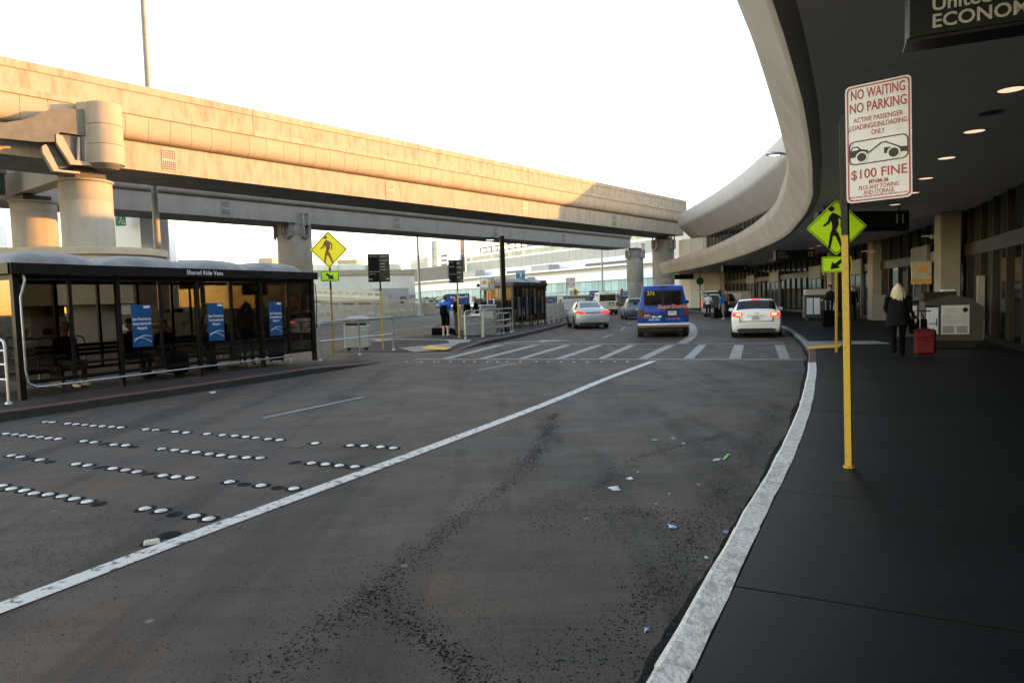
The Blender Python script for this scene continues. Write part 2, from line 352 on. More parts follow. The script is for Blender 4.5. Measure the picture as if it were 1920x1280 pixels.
paint('turn_arrow', MB().prism(ar, (0, 0, .003)), WHITE2)
cl = crom([at(1278, 644, 0), at(1293, 634, 0), at(1300, 625, 0), at(1299, 614, 0), at(1292, 606, 0), at(1272, 598, 0), at(1252, 592, 0)], 6)
paint('lane_line', strip(cl, [.34]*25+[.25]*12), WHITE2)
for a, b, w in (((-60, 700), (19, 692), .12), ((19, 692), (175, 678), .12), ((175, 678), (644, 632), .12), ((700, 624), (820, 611), .14), ((779, 598), (822, 593), .14)):
    paint('lane_line', strip([at(*a, 0), at(*b, 0)], w), WHITE2)
# pitted gutter dirt beside the right kerb
rng = random.Random(3); mb = MB(); L = []
s0 = kerb.near(-4)
rings = []
for i in range(340):
    s = s0+i*.12; wd = .055+.016*rng.random()+.03*math.sin(i*.11)**2+.012*math.sin(i*.31)
    a, b = kerb.off(s, -.005), kerb.off(s, -wd)
    rings.append([(b.x, b.y, .001), (a.x, a.y, .004), (a.x, a.y, .006), (b.x, b.y, .003)])
paint('gutter_dirt', MB().loft(rings), DIRT)
# right kerb, stone by stone
kerbo = tag(bpy.data.objects.new('kerb', None), kind='structure'); C.objects.link(kerbo); INV['kerb'] = Matrix.Identity(4)
s = kerb.near(-9); i = 0
while s < kerb.L-3:
    seg = 1.95 if s < 60 else 4
    y = kerb.pt(s+seg/2).y; m = KERBW if y < 14.6 else (KERBR if y < 18.8 else KERBG)
    rings = []; k = 5; jz = rng.uniform(-.003, .003)
    for j in range(k+1):
        t = s+.005+(seg-.01)*j/k; jit = [rng.uniform(-.006, .006) for _ in range(3)]
        o = [(.0, 0.), (.0+jit[0], HS-.022), (.012+jit[0], HS-.004+jz), (.03+jit[1], HS+.004+jz), (.165+jit[2], HS+.004+jz), (.17+jit[2], 0)]
        rings.append([kerb.off(t, a, z) for a, z in o])
    mb = MB().loft(rings); n = 6
    mb.m = [(1 if (f < k*n and f % n in (0,)) else 0) for f in range(len(mb.f))]
    mb.build('kerb_stone', [m, KERBD], kerbo); s += seg; i += 1
# right sidewalk, slab by slab
walk = struct(bpy.data.objects.new('sidewalk', None)); C.objects.link(walk); INV['sidewalk'] = Matrix.Identity(4)
def wallpt(y, s_hint=None):
    return wall.pt(wall.near(y))
s = kerb.near(-7)
def across(s, f):
    a = kerb.off(s, .176); t = kerb.dr(s); nrm = Vector((t.y, -t.x, 0)); W_ = 6.4 if a.y < 40 else 7.5
    return a+nrm*(W_*f)
bed = [[(*across(u, 0).xy, 0), (*across(u, 1).xy, 0), (*across(u, 1).xy, HS-.012), (*across(u, 0).xy, HS-.012)] for u in np.arange(s, kerb.L-3, 1.5)]
MB().loft(bed).build('bedding', DARKP, walk)
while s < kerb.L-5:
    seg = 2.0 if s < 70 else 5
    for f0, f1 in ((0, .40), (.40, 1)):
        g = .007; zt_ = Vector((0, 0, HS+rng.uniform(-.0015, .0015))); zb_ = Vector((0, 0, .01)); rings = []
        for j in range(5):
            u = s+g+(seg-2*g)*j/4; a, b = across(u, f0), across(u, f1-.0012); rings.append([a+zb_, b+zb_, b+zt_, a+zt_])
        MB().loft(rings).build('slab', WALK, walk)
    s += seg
def patch(name, pxs, z, m, parent, h=.004): return MB().prism([at(*p, z) for p in pxs], (0, 0, h)).build(name, m, parent)
patch('crossing_ramp', [(1509, 643), (1508, 640), (1640, 639), (1672, 644), (1600, 645.5), (1515, 652)], HS+.004, CONC, walk)
# dimpled yellow warning strip
def tactile(pxs, z, parent, pln=None):
    q = [at(*p, z) for p in pxs]
    if pln:
        n_ = (pln[1]-pln[0]).cross(pln[3]-pln[0]); q = []
        for p in pxs: d = RC @ Vector(((p[0]-960)/F, -(p[1]-640)/F, -1)); q.append(EYE+d*((pln[0]-EYE).dot(n_)/d.dot(n_))+Vector((0, 0, .012)))
    o = MB().hexa(q, (0, 0, .006)).build('warning_strip', TACT, parent)
    mb = MB(); n1, n2 = 22, 7
    for a in range(n1):
        for b in range(n2):
            u, v = (a+.5)/n1, (b+.5)/n2; p = q[0].lerp(q[1], u).lerp(q[3].lerp(q[2], u), v)
            mb.lathe([(.014, .005), (.012, .010), (.005, .011)], p, 6)
    d = mb.build('dimples', TACT, o); d['kind'] = 'stuff'
tactile([(1512, 655), (1573, 651), (1580, 645.5), (1517, 649)], HS+.01, walk)
# left island: kerb stones in front, asphalt top
lk = Path([(-18, -6), (-12.5, 3.2), (-8.16, 10.94), (-6.81, 13.35), (-5.26, 16.4), (-4.5, 18.1), (-3.6, 20.2)], 10)
ik = Path([(-1.95, 23.3), (-1.1, 26.2), (.08, 29.9), (1.85, 36.4), (3.15, 42), (4.75, 53), (5.6, 60), (5.7, 68), (4.6, 73)], 10)
isl = struct(bpy.data.objects.new('traffic_island', None)); C.objects.link(isl); INV['traffic_island'] = Matrix.Identity(4)
def island(path, s0, wd, name, ends):
    s = s0
    while s < path.L-.3:
        seg = min(2.4, path.L-s); rings = []
        red = KERBR
        zz = [HI, HI]
        for j in range(4):
            t = s+.005+(seg-.01)*j/3; z = HI
            if ends and t > path.L-3.4: z = max(.02, HI*(path.L-t)/3.4)
            if not ends and t < 3.4: z = max(.02, HI*t/3.4)
            o = [(0, 0), (0, z-.02), (-.02, z+.003), (-.15, z+.003), (-.155, 0)]
            rings.append([path.off(t, a, b) for a, b in o])
        mb = MB().loft(rings); mb.m = [(1 if (f < 15 and f % 5 == 0) else 0) for f in range(len(mb.f))]
        mb.build('kerb_stone', [red, KERBD], isl); s += seg
    rings = []
    for k in range(40):
        t = s0+(path.L-s0)*k/39; z = HI
        if ends and t > path.L-3.4: z = max(.015, HI*(path.L-t)/3.4)
        if not ends and t < 3.4: z = max(.015, HI*t/3.4)
        a, b = path.off(t, -.158), path.off(t, -wd); rings.append([(a.x, a.y, 0), (b.x, b.y, 0), (b.x, b.y, z), (a.x, a.y, z)])
    MB().loft(rings).build(name, ISLE, isl)
island(lk, 0, 5.2, 'paving', True); island(ik, 0, 4.6, 'paving', False)
w = [at(x, y, z) for x, y, z in ((694, 634.5, HI+.006), (884, 637, HI+.006), (862, 654.5, .02), (776, 660, .02))]
MB().prism(w, (0, 0, .004)).build('crossing_ramp', CONC, isl)
tactile([(788, 655.0), (836, 656.5), (847, 652.5), (806, 648)], .062, isl, w)
# ------------------------------------------------------------------ road dots (raised markers)
DOT = MB().lathe([(.051, 0), (.047, .006), (.034, .011), (.014, .0135), (.002, .014)], n=12).mesh('road_dot', mat('ceramic_white', (.60, .61, .62), .3, c2=(.28, .275, .27), scale=22, rnd=.14, lo=.5, hi=.7), True)
TAR = MB().lathe([(.088, 0), (.082, .0016), (.002, .0018)], n=14, sy=.9).mesh('tar_ring', mat('bitumen', (.015, .015, .015), .9, c2=(.03, .028, .027), scale=14, spec=.03))
rows = [("farthest", [(205, 74), (235, 75), (305, 81), (342, 84), (382, 87), (420, 91), (461, 93), (502, 96), (543, 99), (657, 107), (700, 110), (789, 118), (838, 122), (932, 128), (1002, 133), (1057, 136), (1106, 141), (1151, 145), (1207, 151), (1258, 155), (1418, 170), (1577, 180), (1641, 181), (1712, 186), (1770, 191)]),
        ("second farthest", [(28, 127), (68, 130), (105, 134), (143, 139), (180, 142), (220, 147), (262, 150), (378, 160), (422, 165), (513, 176), (566, 179), (728, 195), (787, 200), (832, 206), (883, 211), (942, 218), (994, 224), (1047, 231), (1110, 234), (1171, 236), (1402, 259), (1465, 264), (1527, 270), (1597, 275)]),
        ("second nearest", [(52, 225), (92, 231), (180, 244), (343, 263), (395, 269), (508, 283), (566, 290), (616, 298), (733, 315), (793, 321), (857, 326), (1033, 343), (1175, 359), (1322, 373)]),
        ("nearest", [(8, 361), (52, 374), (110, 382), (153, 395), (217, 400), (280, 408), (335, 419), (392, 432), (653, 463), (725, 473), (874, 497), (940, 509)])]
for nm, pts in rows:
    for i_, (x, y) in enumerate(pts):
        p = at(x/2.4, 760+y/2.4, .004)
        o = put('road_dot', DOT); o.location = p; o.rotation_euler = (0, 0, rng.random()*6); o.scale = (1, 1, 1)
        tag(o, '%s white road dot from the left in the %s of the four dot rows' % (ORD[i_], nm), 'road dot', '%s row of road dots' % nm)
        t = put('tar_ring', TAR, o); t.location = (0, 0, -.003); t.rotation_euler = (0, 0, rng.random()*6); t.scale = (1+.25*rng.random(), 1+.2*rng.random(), 1)
for x, y in ((740, 110), (470, 172), (600, 186), (1330, 256), (130, 240), (225, 253), (455, 278), (672, 307), (1098, 354), (445, 442), (785, 489), (1250, 370)):
    o = put('tar_mark', TAR, road); o.location = at(x/2.4, 760+y/2.4, .002); o.scale = (.95, .8, 1); o.rotation_euler = (0, 0, rng.random()*6)
for k, x in enumerate((762, 790, 814, 822, 845, 870, 890, 914, 933, 951, 976, 1006, 1028, 1052, 1076, 1102, 1128, 1152, 1176)):
    o = put('road_dot', DOT); o.location = at(x, 678+.4*math.sin(k), .004); o.scale = (.8, .8, .7)
    tag(o, '%s tiny white road dot from the left in the row along the crosswalk' % ORD[k], 'road dot', 'road dots along the crosswalk')
# square reflector, patch cover, trench patch, litter
t = thing('road_reflector', 'square cream reflective marker beside the solid white line', 'reflector', at(285, 1016.5, .004), RAD(28))
MB().loft([[(-.055, -.05, 0), (.055, -.05, 0), (.055, .05, 0), (-.055, .05, 0)], [(-.045, -.03, .018), (.045, -.03, .018), (.045, .03, .018), (-.045, .03, .018)]]).build('housing', mat('reflector_cream', (.55, .52, .40), .4, c2=(.35, .33, .26), scale=15), t)
MB().lathe([(.075, -.004), (.07, -.002), (.002, -.0018)], (-.01, -.01, 0), 14).build('bitumen_pad', MT['bitumen'], t)
MB().lathe([(.085, .003), (.08, .007), (.002, .008)], at(317, 1003, 0), 18).build('round_patch', MT['bitumen'], road)
MB().hexa([at(x, y, .002) for x, y in ((524, 836.5), (565, 840), (580, 829), (545, 827))], (0, 0, .004)).build('utility_cover', mat('rusty_cover', (.06, .045, .035), .7, c2=(.035, .03, .027), scale=10), road)
def scrap(pxs, m, label, name='paper_scrap', z=.004):
    P = [at(*p, z) for p in pxs]; Q = []; r_ = random.Random(sum(map(sum, pxs)).__int__())
    for a, b in zip(P, P[1:]+P[:1]):
        for t in (0, .35, .7): p = a.lerp(b, t); Q.append(p+Vector((r_.gauss(0, .008), r_.gauss(0, .008), r_.uniform(0, .006))))
    c = sum(Q, Vector())/len(Q)+Vector((0, 0, .006)); n = len(Q)
    tag(MB().add(Q+[c]+[q-Vector((0, 0, .001)) for q in Q], [(i, (i+1) % n, n) for i in range(n)]+[tuple(range(n+1, 2*n+1))]).build(name, m), label, 'litter')
LB = mat('litter_blue', (.10, .20, .62), .5, c2=(.4, .45, .6), scale=40); LW = mat('litter_white', (.62, .64, .66), .5, c2=(.4, .4, .4), scale=30); LGn = mat('litter_green', (.12, .5, .08), .5)
scrap([(1250, 981), (1262, 984), (1270, 990), (1256, 990)], LB, 'bright blue paper scrap lying in the middle of the kerb lane')
scrap([(1354, 996), (1362, 993), (1370, 995), (1360, 999)], LB, 'small blue scrap lying against the white kerb')
scrap([(1143, 913), (1160, 911), (1163, 919), (1145, 920)], LW, 'white crumpled paper flake, largest of the white flakes on the road')
scrap([(1172, 897), (1183, 893), (1190, 898), (1180, 900)], LW, 'thin white paper flake just beyond the largest white flake')
scrap([(1336, 861), (1352, 859), (1350, 863), (1338, 864)], LW, 'white straw wrapper beside the green ribbon')
scrap([(1353, 861), (1365, 850), (1369, 851), (1358, 862)], LGn, 'bright green ribbon curl on the road near the kerb', 'ribbon')
scrap([(392, 735), (403, 733), (406, 736), (396, 738)], LW, 'white wrapper on the road below the long shelter')
scrap([(1320, 1044), (1329, 1042), (1328, 1048), (1322, 1047)], LW, 'tiny white butt in the gutter beside the white kerb')
scrap([(1210, 1178), (1220, 1177), (1218, 1182), (1212, 1183)], LB, 'pale blue bottle cap scrap low in the kerb lane')
for x, y, wd in ((1228, 824, 7), (1262, 821, 5), (1282, 831, 4), (1230, 944, 4), (1196, 884, 3), (1255, 925, 3), (1310, 908, 4)):
    o = MB().prism([at(x-wd, y, .003), at(x, y-2, .003), at(x+wd, y, .003), at(x, y+2, .003)], (0, 0, .002)).build('paint_fleck', WHITE2, road)

# pitted aggregate where the concrete skin has worn off
mb = MB(); pr = random.Random(11)
def pit(p, sz):
    n = pr.choice((4, 5, 5, 6)); a0 = pr.random()*6; el = pr.uniform(.45, .9); r_ = pr.random()*3.1
    c, s_ = math.cos(r_), math.sin(r_); V = []
    for k in range(n):
        a = a0+2*math.pi*k/n; q = sz*pr.uniform(.6, 1.15); x, y = q*math.cos(a), q*el*math.sin(a); V.append((p.x+x*c-y*s_, p.y+x*s_+y*c, .0012))
    mb.add(V, [tuple(range(n))])
def band(pxs, width, count, sz=(.004, .011)):
    P = crom([at(*q, 0) for q in pxs], 8); L = [0]
    for a, b in zip(P, P[1:]): L.append(L[-1]+(b-a).length)
    for _ in range(count):
        d = pr.random()*L[-1]; i = max(1, int(np.searchsorted(L, d))); t = (d-L[i-1])/max(1e-6, L[i]-L[i-1]); p = P[i-1].lerp(P[i], t); tn = (P[i]-P[i-1]).normalized()
        p = p+Vector((tn.y, -tn.x, 0))*pr.gauss(0, width*(.7+.5*math.sin(d*5)))+Vector((pr.gauss(0, .05), pr.gauss(0, .05), 0)); pit(p, pr.uniform(*sz)*(1 if p.y < 7 else 1.25))
band([(470, 1290), (600, 1190), (700, 1105), (790, 1035), (880, 960), (960, 900), (1010, 840), (1040, 775)], .085, 3600)
band([(690, 1110), (760, 1160), (830, 1215), (900, 1285)], .07, 900)
band([(1060, 960), (1130, 905), (1210, 855), (1300, 830), (1400, 805)], .10, 1300)
band([(1000, 985), (1100, 965), (1220, 960), (1330, 990)], .22, 900)
band([(960, 1290), (1060, 1235), (1180, 1160), (1250, 1080), (1330, 960), (1400, 860), (1460, 760)], .10, 2200)
band([(1020, 1270), (1150, 1170), (1240, 1060), (1330, 930), (1420, 800), (1460, 720)], .20, 1500)
band([(60, 1100), (300, 1010), (560, 900), (760, 800)], .5, 500, (.005, .012))
band([(300, 1230), (700, 1000), (1000, 800), (1250, 700)], .9, 1500, (.003, .010))
for _ in range(9000):
    y_ = 2.4+8.5*pr.random()**1.5; p_ = Vector((pr.uniform(-.75*y_-1, kerb.pt(kerb.near(y_)).x-.05), y_, 0)); pit(p_, pr.uniform(.0015, .0055))
for _ in range(2600):
    s_ = kerb.near(1.5)+pr.random()*17; o_ = -.03-abs(pr.gauss(0, .16)); pit(kerb.off(s_, o_), pr.uniform(.004, .011))
o = mb.build('pitting', mat('exposed_aggregate', (.019, .0185, .0185), .95, c2=(.014, .014, .014), scale=30, spec=.05), road); o['kind'] = 'stuff'
mb = MB()
for _ in range(150):
    q = kerb.near(1)+pr.random()*22; c_ = across(q, pr.random()); c_.z = HS+.0022
    n = 6; mb.add([(c_.x+.011*pr.uniform(.4, 1.1)*math.cos(k*1.047), c_.y+.011*pr.uniform(.4, 1.1)*math.sin(k*1.047), c_.z) for k in range(n)], [tuple(range(n))])
o = mb.build('gum_spots', mat('old_gum', (.07, .07, .072), .8, rnd=.3, c2=(.02, .02, .02), scale=3), walk); o['kind'] = 'stuff'
# grease and tyre marks
for pxs, wd in (([(1040, 745), (1062, 720), (1068, 690), (1066, 678)], .22), ([(560, 900), (700, 850), (860, 790)], .12)):
    pass
# ------------------------------------------------------------------ elevated guideways
FARG = mat('shade_toned_guideway_concrete', (.27, .255, .24), .8, c2=(.23, .217, .203), scale=1.2, st=(1, 1, .4), rnd=.03)  # the far guideway's shade is mixed into this greyer copy of the concrete
D2 = Vector((.629, .7774, 0)); N2 = Vector((.7774, -.629, 0))        # along the track / towards the camera
def guideway(name, base, t0, t1, label, group, stain, zoff=0, step=.92, joint=()):
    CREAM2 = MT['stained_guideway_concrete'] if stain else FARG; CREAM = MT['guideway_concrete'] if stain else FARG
    """base = point below the near lower girder edge"""
    org = KS(base); org.z = 0; o = thing(name, label, 'guideway', org, 0, group)
    def P(t, u, z): return KS(base+D2*t+N2*u+Vector((0, 0, z+zoff)))
    def sweep(prof, a, b, k=1): return MB().loft([[P(a+(b-a)*i/k, u, z) for u, z in prof] for i in range(k+1)])
    # girder with a sloping side and flat soffit
    L = t1-t0; m = CREAM2 if stain else CREAM
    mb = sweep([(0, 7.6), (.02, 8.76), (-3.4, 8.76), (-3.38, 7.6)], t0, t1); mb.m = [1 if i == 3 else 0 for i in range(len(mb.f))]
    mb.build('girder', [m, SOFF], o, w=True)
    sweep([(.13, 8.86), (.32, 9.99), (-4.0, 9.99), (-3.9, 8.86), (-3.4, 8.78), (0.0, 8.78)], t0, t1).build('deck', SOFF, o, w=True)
    seg = 10.7; t = t0
    while t < t1:
        e = min(t+seg, t1); a, b = t+.012, e-.012
        sweep([(.38, 10.02), (.38, 10.72), (.10, 10.72), (.10, 10.02)], a, b).build('parapet_wall', CREAM2, o, w=True)
        sweep([(.42, 10.725), (.42, 11.0), (.38, 11.05), (.06, 11.05), (.04, 10.725)], a, b).build('coping', CREAM2, o, w=True)
        sweep([(.45, 9.78), (.45, 10.015), (.30, 10.015), (.30, 9.78)], a, b).build('ledge', CREAM2, o, w=True)
        sweep([(-3.95, 10.0), (-3.95, 11.0), (-4.2, 11.0), (-4.2, 10.0)], a, b).build('parapet_wall', CREAM, o, w=True)
        t = e
    # curved fascia panels, one by one
    prof = [(.39, 9.77), (.40, 9.5), (.385, 9.22), (.34, 9.02), (.26, 8.89), (.15, 8.82), (.04, 8.80), (.04, 8.84), (.14, 9.0), (.24, 9.3), (.30, 9.77)]
    w_ = step-.014; pm = MB().loft([[(D2*q+N2*u+Vector((0, 0, z)))*KG for u, z in prof] for q in (0, w_)]).mesh('fascia_panel', CREAM, True)
    t = t0
    while t < t1-step:
        p = put('fascia_panel', pm, o); p.location = KS(base+D2*t)-org; t += step
    return o, P
nb = Vector((-15.66, 29.5, 0))
gw, GP = guideway('elevated_guideway', nb, -16, 53, 'sunlit concrete train guideway, the upper of the two crossing the picture', None, True)
fb = Vector((-21.3, 42.3, 0))
gf, FP = guideway('elevated_guideway', fb, -26, 58, 'shaded grey train guideway running behind and below the sunlit one', None, False)
# grilles in the girder faces
def grille(o, P, t, z0=7.72, z1=8.66, w_=.62):
    f = MB(); f.loft([[P(t, .006, z0), P(t+w_, .006, z0), P(t+w_, .018, z1), P(t, .018, z1)], [P(t, .03, z0), P(t+w_, .03, z0), P(t+w_, .042, z1), P(t, .042, z1)]])
    g = f.build('grille', BRACK, o, w=True); h = MB()
    for i in range(9):
        if i == 4: continue
        for j in range(7):
            a = t+.04+j*(w_-.06)/7; z = z0+.05+i*(z1-z0-.08)/9; u = .032+.012*(z-z0)/(z1-z0)
            h.hexa([P(a, u, z), P(a+.055, u, z), P(a+.055, u, z+.07), P(a, u, z+.07)], N2*.004)
    k = h.build('holes', STEELD, g, w=True); k['kind'] = 'stuff'
for t in (1.2, 13.8, 26.5, 39): grille(gw, GP, t)
for t in (4.2, 19, 31.5, 43): grille(gf, FP, t)
# ------------------------------------------------------------------ guideway columns
def column(px, top_py, top_z, r, z0, label, m, ring=True, bands=(4.4,), brack=None):
    top_z = 1.7+(top_z-1.7)*KG; r *= KG; bands = [x*KG for x in bands]
    c = at(px, top_py, top_z); c.z = 0
    o = thing('guideway_column', label, 'column', c, 0, 'guideway columns')
    zs = [z0]+[b for b in bands]+[top_z]; 
    for a, b in zip(zs, zs[1:]): MB().lathe([(r-.012, a), (r, a+.02), (r, b-.02), (r-.012, b)], n=40).build('shaft', m, o, True)
    if ring: MB().lathe([(r+.03, top_z), (r+.08, top_z+.03), (r+.08, top_z+.12), (r-.1, top_z+.13)], n=40).build('cap_ring', m, o, True)
    MB().bbox((0, 0, top_z+.28), (1.5, 1.5, .36), .03, RAD(-39)).build('bearing', STEELD, o)
    if brack:
        for k, a in enumerate(brack):
            b = thing_child = bpy.data.objects.new('bracket', None); C.objects.link(b); b.parent = o; b.location = (math.cos(RAD(a))*(r+.02), math.sin(RAD(a))*(r+.02), top_z); b.rotation_euler = (0, 0, RAD(a-90))
            INV[b.name] = Matrix.Identity(4)
            x = MB(); 
            for sx in (-.28, .28): x.tube([(sx, .16, -.95), (sx, .16, .95)], .085, 10)
            x.build('strut', BRACK, b)
            y = MB(); y.box((0, .1, -1.0), (.9, .34, .06)).box((0, .1, -.05), (.9, .4, .05)).box((-.42, .1, -.5), (.04, .3, 1)).box((.42, .1, -.5), (.04, .3, 1)).loft([[(-.4, 0, -1.03), (.4, 0, -1.03), (.4, .3, -1.03), (-.4, .3, -1.03)], [(-.05, .05, -1.3), (.05, .05, -1.3), (.05, .15, -1.3), (-.05, .15, -1.3)]])
            y.build('plate', BRACK, b)
            z = MB(); z.box((-.28, .16, 1.0), (.3, .3, .1)).box((.28, .16, 1.0), (.3, .3, .1)); z.build('nut_plate', BRACK, b)
    return o, c
o1, c1 = column(160, 345, 7.0, .97, 0, 'thick round column half lit by sun under the left end of the sunlit guideway', COLM, bands=(2.6, 5.9))
o2, c2 = column(63, 383, 7.0, .97, 0, 'thick round column at the far left edge beside the half lit column', COLM, bands=(2.6, 6.2))
o3, c3 = column(551, 424, 7.5, 1.22, 0, 'round column with bolted steel brackets standing behind the end of the long shelter', COLM, bands=(3, 6.4), brack=(-95, -35, 200))
o4, c4 = column(1243, 452, 7.15, 1.10, 0, 'dark grey round column nearest the terminal canopy end', COLD, bands=(3.0, 5.9), brack=(-50, 215))
o5, c5 = column(1190, 471, 7.15, 1.02, 0, 'raw concrete round column left of the one nearest the canopy', COLD, bands=(3.0, 5.9), brack=(-40, 210))
# crosshead with rounded end, hood and brackets at left
ce = Vector((-15.78, 27.76, 0)); e1 = KS(ce); ch = thing('crosshead_beam', 'shaded steel crosshead with pale rounded end under the left end of the sunlit guideway', 'beam', (e1.x, e1.y, 0))
def cp(a, b, z): return KS(ce+Vector((a, b, z)))           # a to the right, b away
for k, (z0, z1) in enumerate(((7.44, 8.17), (8.18, 8.93), (8.94, 9.78))):
    ring = lambda z, g: [cp((.64-g)*math.cos(RAD(a)), (.64-g)*math.sin(RAD(a)), z) for a in range(-125, 126, 10)]+[cp(-.75, .64-g, z), cp(-.75, -.5, z)]
    MB().loft([ring(z0, .012), ring(z0+.015, 0), ring(z1-.015, 0), ring(z1, .012)]).build('rounded_end', CREAM, ch, True, w=True)
zz_ = 1.7+(7.43-1.7)*KG; MB().lathe([(.36*KG, zz_-.2), (.56*KG, zz_-.03), (.56*KG, zz_)], (0, 0, 0), 28).build('bottom_plate', SOFF, ch)
def onp(px, py, u):
    """pixel to a point on the upright plane u in front of the girder face"""
    d = RC @ Vector(((px-960)/F, -(py-640)/F, -1)); o_ = KS(nb+N2*u); return EYE+d*((o_-EYE).dot(N2)/d.dot(N2))
def slab_(nm, pxs, u0, u1, m):
    P_ = [onp(x, y, u1) for x, y in pxs]; MB().prism(P_, N2*(u0-u1)*KG).build(nm, m, ch, w=True)
slab_('hood', [(189, 205), (97, 204), (85, 208), (60, 220), (40, 225.5), (0, 231), (-70, 236), (-70, 256), (0, 259), (70, 266), (103, 266), (113, 248), (182, 258)], .52, 1.0, STEEL)
slab_('web', [(116, 252), (183, 259), (183, 309), (136, 306), (110, 264)], .5, .82, STEELD)
slab_('web', [(88, 270), (106, 266), (135, 311), (112, 317)], .46, .66, STEELD)
for x in (148, 161, 176): slab_('stiffener', [(x-2, 257), (x+2, 257), (x+2, 307), (x-2, 307)], .83, .99, BRACK)
slab_('bracket_leg', [(105, 251), (117, 254), (141, 300), (181, 307), (181, 311), (133, 308.5), (106, 267)], .84, 1.04, CREAM)
slab_('bracket_leg', [(79, 274), (87, 270.5), (111, 318), (150, 322), (150, 326), (101, 321), (80, 286)], .68, .94, CREAM)
bb = [Vector((-25.4, 35.0, 0)), Vector((-17.6, 28.9, 0))]; bd = (bb[1]-bb[0]).normalized(); bn = Vector((-bd.y, bd.x, 0))
MB().loft([[KS(p+bn*q+Vector((0, 0, z))) for q, z in ((-.0, 7.42), (-.0, 8.45), (.7, 8.45), (.7, 7.42))] for p in bb]).build('box_beam', CREAM, ch, w=True)
c2o = Vector((-22.9, 33.0, 0))
ch2 = thing('crosshead_bracket', 'dark steel hood bracket over the column at the left edge', 'bracket', KS(c2o))
ch2.location.z = 0; INV[ch2.name] = Matrix.Translation(-ch2.location)
def cq(a, b, z): return KS(c2o+Vector((a, b, z)))
MB().loft([[cq(a, b, z) for a, z in ((-.25, 9.15), (-5, 9.1), (-5, 8.2), (-1.0, 8.2), (-.3, 8.15))] for b in (-1.0, -.4)]).build('hood', STEEL, ch2, w=True)
MB().loft([[cq(a, b, z) for a, z in ((-.4, 8.18), (-4, 8.18), (-4, 7.2), (-.4, 7.2))] for b in (-.8, -.4)]).build('web', STEELD, ch2, w=True)
for a in (-1.3, -.9, -.45): MB().loft([[cq(a+q, b, z) for b, z in ((-.98, 8.15), (-.81, 8.15), (-.81, 7.2), (-.98, 7.2))] for q in (-.03, .03)]).build('stiffener', STEEL, ch2, w=True)
# ------------------------------------------------------------------ planter wall around the left columns
pw = thing('planter_wall', 'beige curved wall with rounded coping around the left column bases', 'wall', (-25, 37, 0))
pe = at(232, 468, 4.3); pth = [Vector((-34, 25.2, 0)), Vector((-27, 26.6, 0)), Vector((-20.4, 27.2, 0)), Vector((-17.4, 27.6, 0)), Vector((-15.9, 28.4, 0)), Vector((-15.2, 29.8, 0)), Vector((-15.5, 31.4, 0)), Vector((-17, 32.6, 0)), Vector((-22, 37, 0)), Vector((-34, 40, 0))]
pp = crom(pth, 6); cen = sum(pp, Vector())/len(pp)
def sc(p, o): 
    d = (p-cen); d.z = 0; return p+d.normalized()*o
MB().loft([[KS(p+Vector((0, 0, z))) for p in pp] for z in (2.0, 3.98)]).build('wall', BEIGEW, pw, w=True)
MB().loft([[KS(sc(p, g)+Vector((0, 0, z))) for p in pp] for g, z in ((.10, 3.985), (.14, 4.02), (.14, 4.26), (.08, 4.3))]).build('coping', BEIGEW, pw, w=True)
for k in (2, 14, 26): MB().lathe([(.5, 0), (.5, 2.1)], Vector((*KS(pp[k]+(cen-pp[k]).normalized()*1.5).xy, 0)), 16).build('support', BEIGEW, pw, w=True)
# ------------------------------------------------------------------ terminal building on the right
tb = thing('terminal_building', 'curved concrete airport terminal with deep canopy over the sidewalk at right', 'building', (12, 30, 0))
def lean(y): return .22*max(0, min(1, (38-y)/25))
def ksw(o_prof, a, b, k, ln=0): return MB().loft([[kerb.off(a+(b-a)*i/k, u-(ln and lean(kerb.pt(a+(b-a)*i/k).y)*max(0, min(1, (z-4.15)/.9))), z) for u, z in o_prof] for i in range(k+1)])
E0 = kerb.near(82); s = kerb.near(-10)
fprof = [(-.30, 5.42), (-.31, 5.02), (-.29, 4.92), (-.03, 4.32), (.0, 4.22), (.03, 4.13), (.10, 4.06), (.22, 4.05), (.30, 4.10), (.30, 5.36), (.22, 5.42)]
while s < E0:
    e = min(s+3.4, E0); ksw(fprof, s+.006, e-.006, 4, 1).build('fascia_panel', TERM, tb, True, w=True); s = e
s = kerb.near(-10)
def soffq(s, e, f0, f1, z):
    out = []
    for u in (s, e):
        a = kerb.off(u, .20); w_ = wall.pt(min(wall.L, max(0, wall.near(a.y)))); t = kerb.dr(u); n_ = Vector((t.y, -t.x, 0)); W_ = 7.6 if a.y < 50 else 9
        out.append([a+n_*(W_*f0), a+n_*(W_*f1)])
    q = [out[0][0], out[0][1], out[1][1], out[1][0]]
    for p in q: p.z = z
    return q
while s < E0:
    e = min(s+6.8, E0)
    for f0, f1 in ((0, 1),):
        n = 4
        rings = []
        for i in range(n+1):
            u = s+.008+(e-s-.016)*i/n; q = soffq(u, u+.01, f0, f1, SOF+.03); a, b = q[0], q[1]
            rings.append([a, b, b+Vector((0, 0, .25)), a+Vector((0, 0, .25))])
        MB().loft(rings).build('soffit_panel', SOFT, tb, w=True)
    s = e
